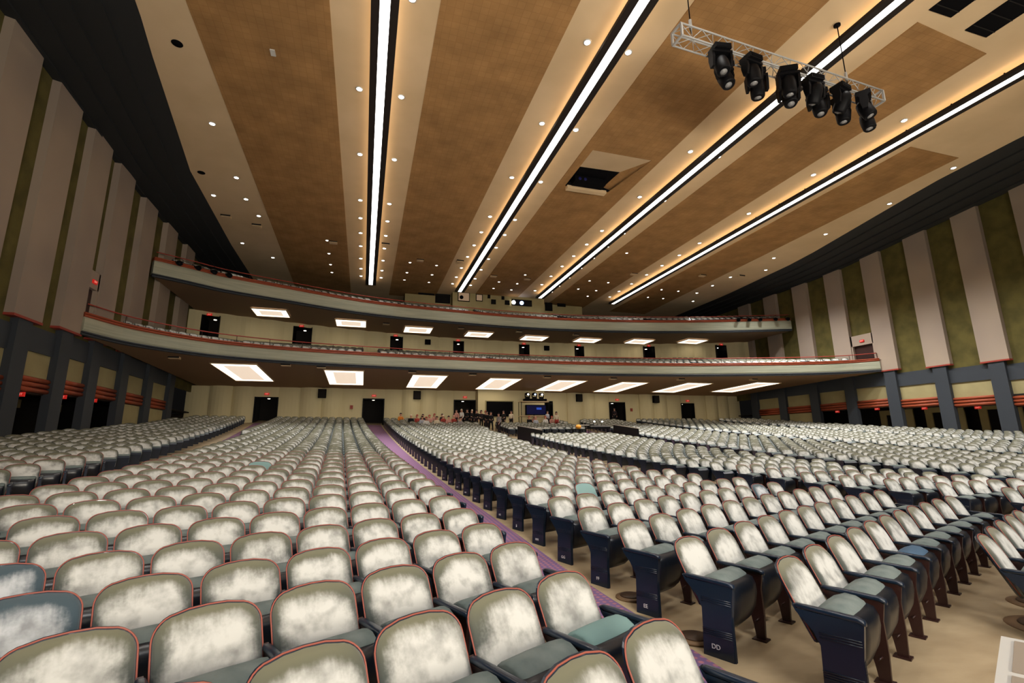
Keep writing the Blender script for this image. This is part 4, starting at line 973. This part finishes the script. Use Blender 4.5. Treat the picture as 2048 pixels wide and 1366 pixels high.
def figure(pose):
    hip = (0, 0, .95) if pose != 'sit' else (0, .12, .50); hz = hip[2]; hy = hip[1]
    ch = (0, hy+.01, hz+.38); nk = (0, hy, hz+.52); hb = (0, hy-.02, hz+.60); hd = (0, hy-.025, hz+.68); ht = (0, hy-.01, hz+.76); ns = (0, hy-.115, hz+.655)
    B = [[(hip, .13), ((0, hy, hz+.18), .12), (ch, .145), (nk, .055), (hb, .07), (hd, .088), (ht, .065)], [(hd, .088), (ns, .015)]]
    T = [[(hip, .15), ((0, hy, hz+.18), .135), (ch, .165), ((0, hy, hz+.46), .09)]]; G = []
    for s in (-1, 1):
        B.append([(hd, .088), ((s*.09, hy, hz+.67), .02)])
        sh = (s*.17, hy, hz+.42); el = (s*.23, hy+.03, hz+.14) if pose != 'sit' else (s*.22, hy-.08, hz+.16); wr = (s*.22, hy-.05, hz-.10) if pose != 'sit' else (s*.12, hy-.30, hz+.10)
        if pose == 'walk': wr = (s*.20, hy-.16*s, hz-.06); el = (s*.23, hy-.02*s+.03, hz+.14)
        dn = Vector(wr)-Vector(el); dn.normalize(); pm = tuple(Vector(wr)+dn*.07)
        B.append([(ch, .145), (sh, .058), (el, .043), (wr, .028), (pm, .032)])
        side = Vector((s, 0, 0)).cross(dn); 
        for q in (-1.5, -.5, .5, 1.5):
            a = Vector(pm)+side*.018*q; tip = a+dn*(.07-.008*abs(q))+Vector((-s*.012, 0, 0)); B.append([(pm, .032), (tuple(a+dn*.03), .0085), (tuple(tip), .0065)])
        tb = Vector(wr)+dn*.03+side*.035; B.append([(wr, .028), (tuple(tb), .010), (tuple(tb+dn*.04), .008)])
        T.append([(ch, .165), (sh, .072), (el, .058), (tuple(Vector(wr)-dn*.03), .042)])
        hj = (s*.10, hy, hz-.04)
        if pose == 'sit': kn = (s*.12, hy-.42, hz); an = (s*.12, hy-.40, .09); to = (s*.13, hy-.55, .05)
        elif pose == 'walk': kn = (s*.10, -.10*s-.04, .50); an = (s*.09, -.22*s+.02, .09); to = (s*.10, -.22*s-.14, .045)
        else: kn = (s*.11, -.02, .50); an = (s*.11, .02, .09); to = (s*.12, -.14, .045)
        B.append([(hip, .13), (hj, .088), (kn, .058), (an, .036), (to, .032)])
        G.append([(hip, .15), (hj, .105), (kn, .075), (tuple(Vector(an)+Vector((0, 0, .03))), .058)])
    return skin_mesh('body_'+pose, B, SKIN), skin_mesh('top_'+pose, T, MT['white']), skin_mesh('trousers_'+pose, G, MT['black']), (hd, ht)
FIG = {p: figure(p) for p in ('stand', 'walk', 'sit')}
def hair_mesh(long):
    mb = MB(); vs = []; n, k = 12, 6
    for i in range(k+1):
        a = PI*.5*i/k*(1.0)
        for j in range(n):
            q = 2*PI*j/n; r = .108*math.cos(a); back = max(0, math.sin(q))
            z = .11*math.sin(a)-(back*(.28 if long else .09)*(1-i/k)); vs.append((r*math.cos(q), r*math.sin(q)+.015, z))
    mb.add(vs, [(i*n+j, i*n+(j+1) % n, (i+1)*n+(j+1) % n, (i+1)*n+j) for i in range(k) for j in range(n)], 'black', True); return mb.mesh('hair')
HAIR = (hair_mesh(False), hair_mesh(True))
CLO = {}
def cmat(c, pre='cloth'):
    k = (pre,)+tuple(c)
    if k not in CLO: CLO[k] = mat('%s_%02d' % (pre, len(CLO)), c, .85)
    return CLO[k]
def person(x, y, z, rz, pose, top, bot, hair, label, long=False, skin=(.55, .30, .21), grp=None):
    b, tp, tr, (hd, ht) = FIG[pose]; t = thing('person', label, 'person', (x, y, z), rz, grp)
    def sl(o, m): o.material_slots[0].link = 'OBJECT'; o.material_slots[0].material = m
    o = link('body', b, t); sl(o, cmat(skin, 'skin')); o = link('shirt', tp, t); sl(o, cmat(top)); o = link('trousers', tr, t); sl(o, cmat(bot))
    o = link('hair', HAIR[long], t, (hd[0], hd[1]+.015, hd[2]+.01)); sl(o, cmat(hair, 'hair'))
BK, DK, WH, CR, GY, OR_, RD, LB, PK = (.01, .01, .012), (.03, .02, .025), (.75, .73, .7), (.7, .6, .45), (.3, .28, .28), (.6, .2, .03), (.35, .05, .04), (.5, .52, .6), (.6, .3, .25)
ST = [(8.55, 44.2, 'walk', WH, DK, CR, 1, 'person in a long white top in the dark doorway'), (7.9, 43.2, 'stand', PK, DK, DK, 0, 'person in a dusky pink top left of the doorway queue'),
 (9.1, 44.3, 'stand', BK, BK, DK, 0, 'person dressed in black just inside the queue doorway'), (9.45, 43.9, 'stand', BK, BK, CR, 1, 'tall person in black with fair hair in the queue'),
 (9.8, 43.5, 'stand', BK, DK, DK, 0, 'person in black, fifth in the standing queue'), (10.1, 42.9, 'stand', DK, BK, DK, 1, 'person in dark brown top, sixth in the standing queue'), (10.35, 42.3, 'stand', BK, BK, RD, 0, 'person in black with reddish hair in the queue'),
 (10.25, 41.4, 'stand', BK, DK, DK, 0, 'person in a black top near the front of the queue'), (10.45, 40.8, 'walk', BK, BK, BK, 0, 'person in a large black coat at the front of the queue'), (10.55, 38.6, 'walk', GY, DK, DK, 0, 'person in grey shirt and dark trousers walking down the aisle'),
 (12.3, 43.3, 'stand', BK, BK, DK, 1, 'person in a dark dress in front of the booth window'), (12.95, 43.0, 'stand', CR, BK, DK, 1, 'person in a cream cardigan by the booth window'),
 (16.5, 43.0, 'stand', LB, DK, BK, 0, 'person in pale shirt standing right of the scaffold shelf'), (16.75, 41.4, 'stand', CR, RD, BK, 1, 'person in cream top and red skirt by the narrow doorway'), (25.4, 46.4, 'stand', DK, BK, DK, 0, 'person standing inside the second doorway from the right')]
for x, y, ps, tp, bt, hr, lg, lab in ST: person(x, y, floorz(x, y), random.uniform(-1.2, 1.2), ps, tp, bt, hr, lab, lg)
SE = [(3.1, 40, OR_, DK, 'in an orange shirt, alone at the left end'), (3.8, 38, BK, CR, 'with fair hair in black, second from the left'), (4.35, 38, RD, RD, 'in dark red, third from the left'), (4.55, 36, LB, BK, 'in pale blue near the front of the group'), (4.95, 39, DK, DK, 'in dark brown behind the pale blue shirt'),
 (4.75, 35, WH, RD, 'in a bright white shirt, frontmost left'), (5.36, 38, PK, RD, 'in pink with reddish hair'), (6.1, 40, PK, RD, 'leaning high at the back in salmon'), (5.76, 36, CR, DK, 'in a cream top at the front middle'), (6.8, 40, DK, BK, 'with black hair high at the back'),
 (6.6, 38, RD, CR, 'with fair hair in dark red'), (6.9, 37, PK, DK, 'in a pale pink shirt right of middle'), (7.55, 38, RD, PK, 'in rust red near the right'), (8.15, 39, CR, DK, 'in cream beside the queue'), (7.6, 35, GY, DK, 'in grey at the front right'),
 (14.6, 38, BK, RD, 'in black under the scaffold shelf'), (14.9, 37, LB, PK, 'in light grey blue under the scaffold shelf'), (15.4, 39, PK, DK, 'in pink below the standing pale shirt'), (16.1, 38, WH, RD, 'in white right of the scaffold shelf'), (16.75, 38, PK, RD, 'in coral at the right end')]
for x, n, tp, hr, lab in SE:
    a = rot_at(n, x); y = Yof(n, x); person(x-math.sin(a)*.12, y+math.cos(a)*.12, zf(n)+.02, a+random.uniform(-.3, .3), 'sit', tp, DK, hr, 'person seated among the far rows '+lab, random.random() < .4, skin=(.62, .33, .22))
# ------------------------------------------------------------------ unseen fill lights added behind the camera (they light the first rows)
for i, (x, y) in enumerate(((2, -5), (11, -6), (20, -5))):
    ld = bpy.data.lights.new('front_fill', 'AREA'); ld.shape = 'RECTANGLE'; ld.size = 5; ld.size_y = 1.2; ld.energy = L_FRONT_FILL; ld.color = (1, .98, .95); ld.spread = math.radians(80)
    o = bpy.data.objects.new('front_fill_light', ld); COL.objects.link(o); o.location = (x, y, 12.5)
    d = Vector((x*.8+2, 9, 0))-o.location; o.rotation_euler = d.to_track_quat('-Z', 'Y').to_euler()
for i, (x, y) in enumerate(((1.5, -6), (18, -6))):  # unseen upward fill, added to brighten the ceiling
    ld = bpy.data.lights.new('ceiling_fill', 'AREA'); ld.shape = 'RECTANGLE'; ld.size = 6; ld.size_y = 1.5; ld.energy = L_CEIL_FILL*(1.45 if i == 0 else .9); ld.color = (1, .90, .76); ld.spread = math.radians(120)
    o = bpy.data.objects.new('ceiling_fill_light', ld); COL.objects.link(o); o.location = (x, y, 3.0)
    d = Vector((x, 16, HC))-o.location; o.rotation_euler = d.to_track_quat('-Z', 'Y').to_euler()
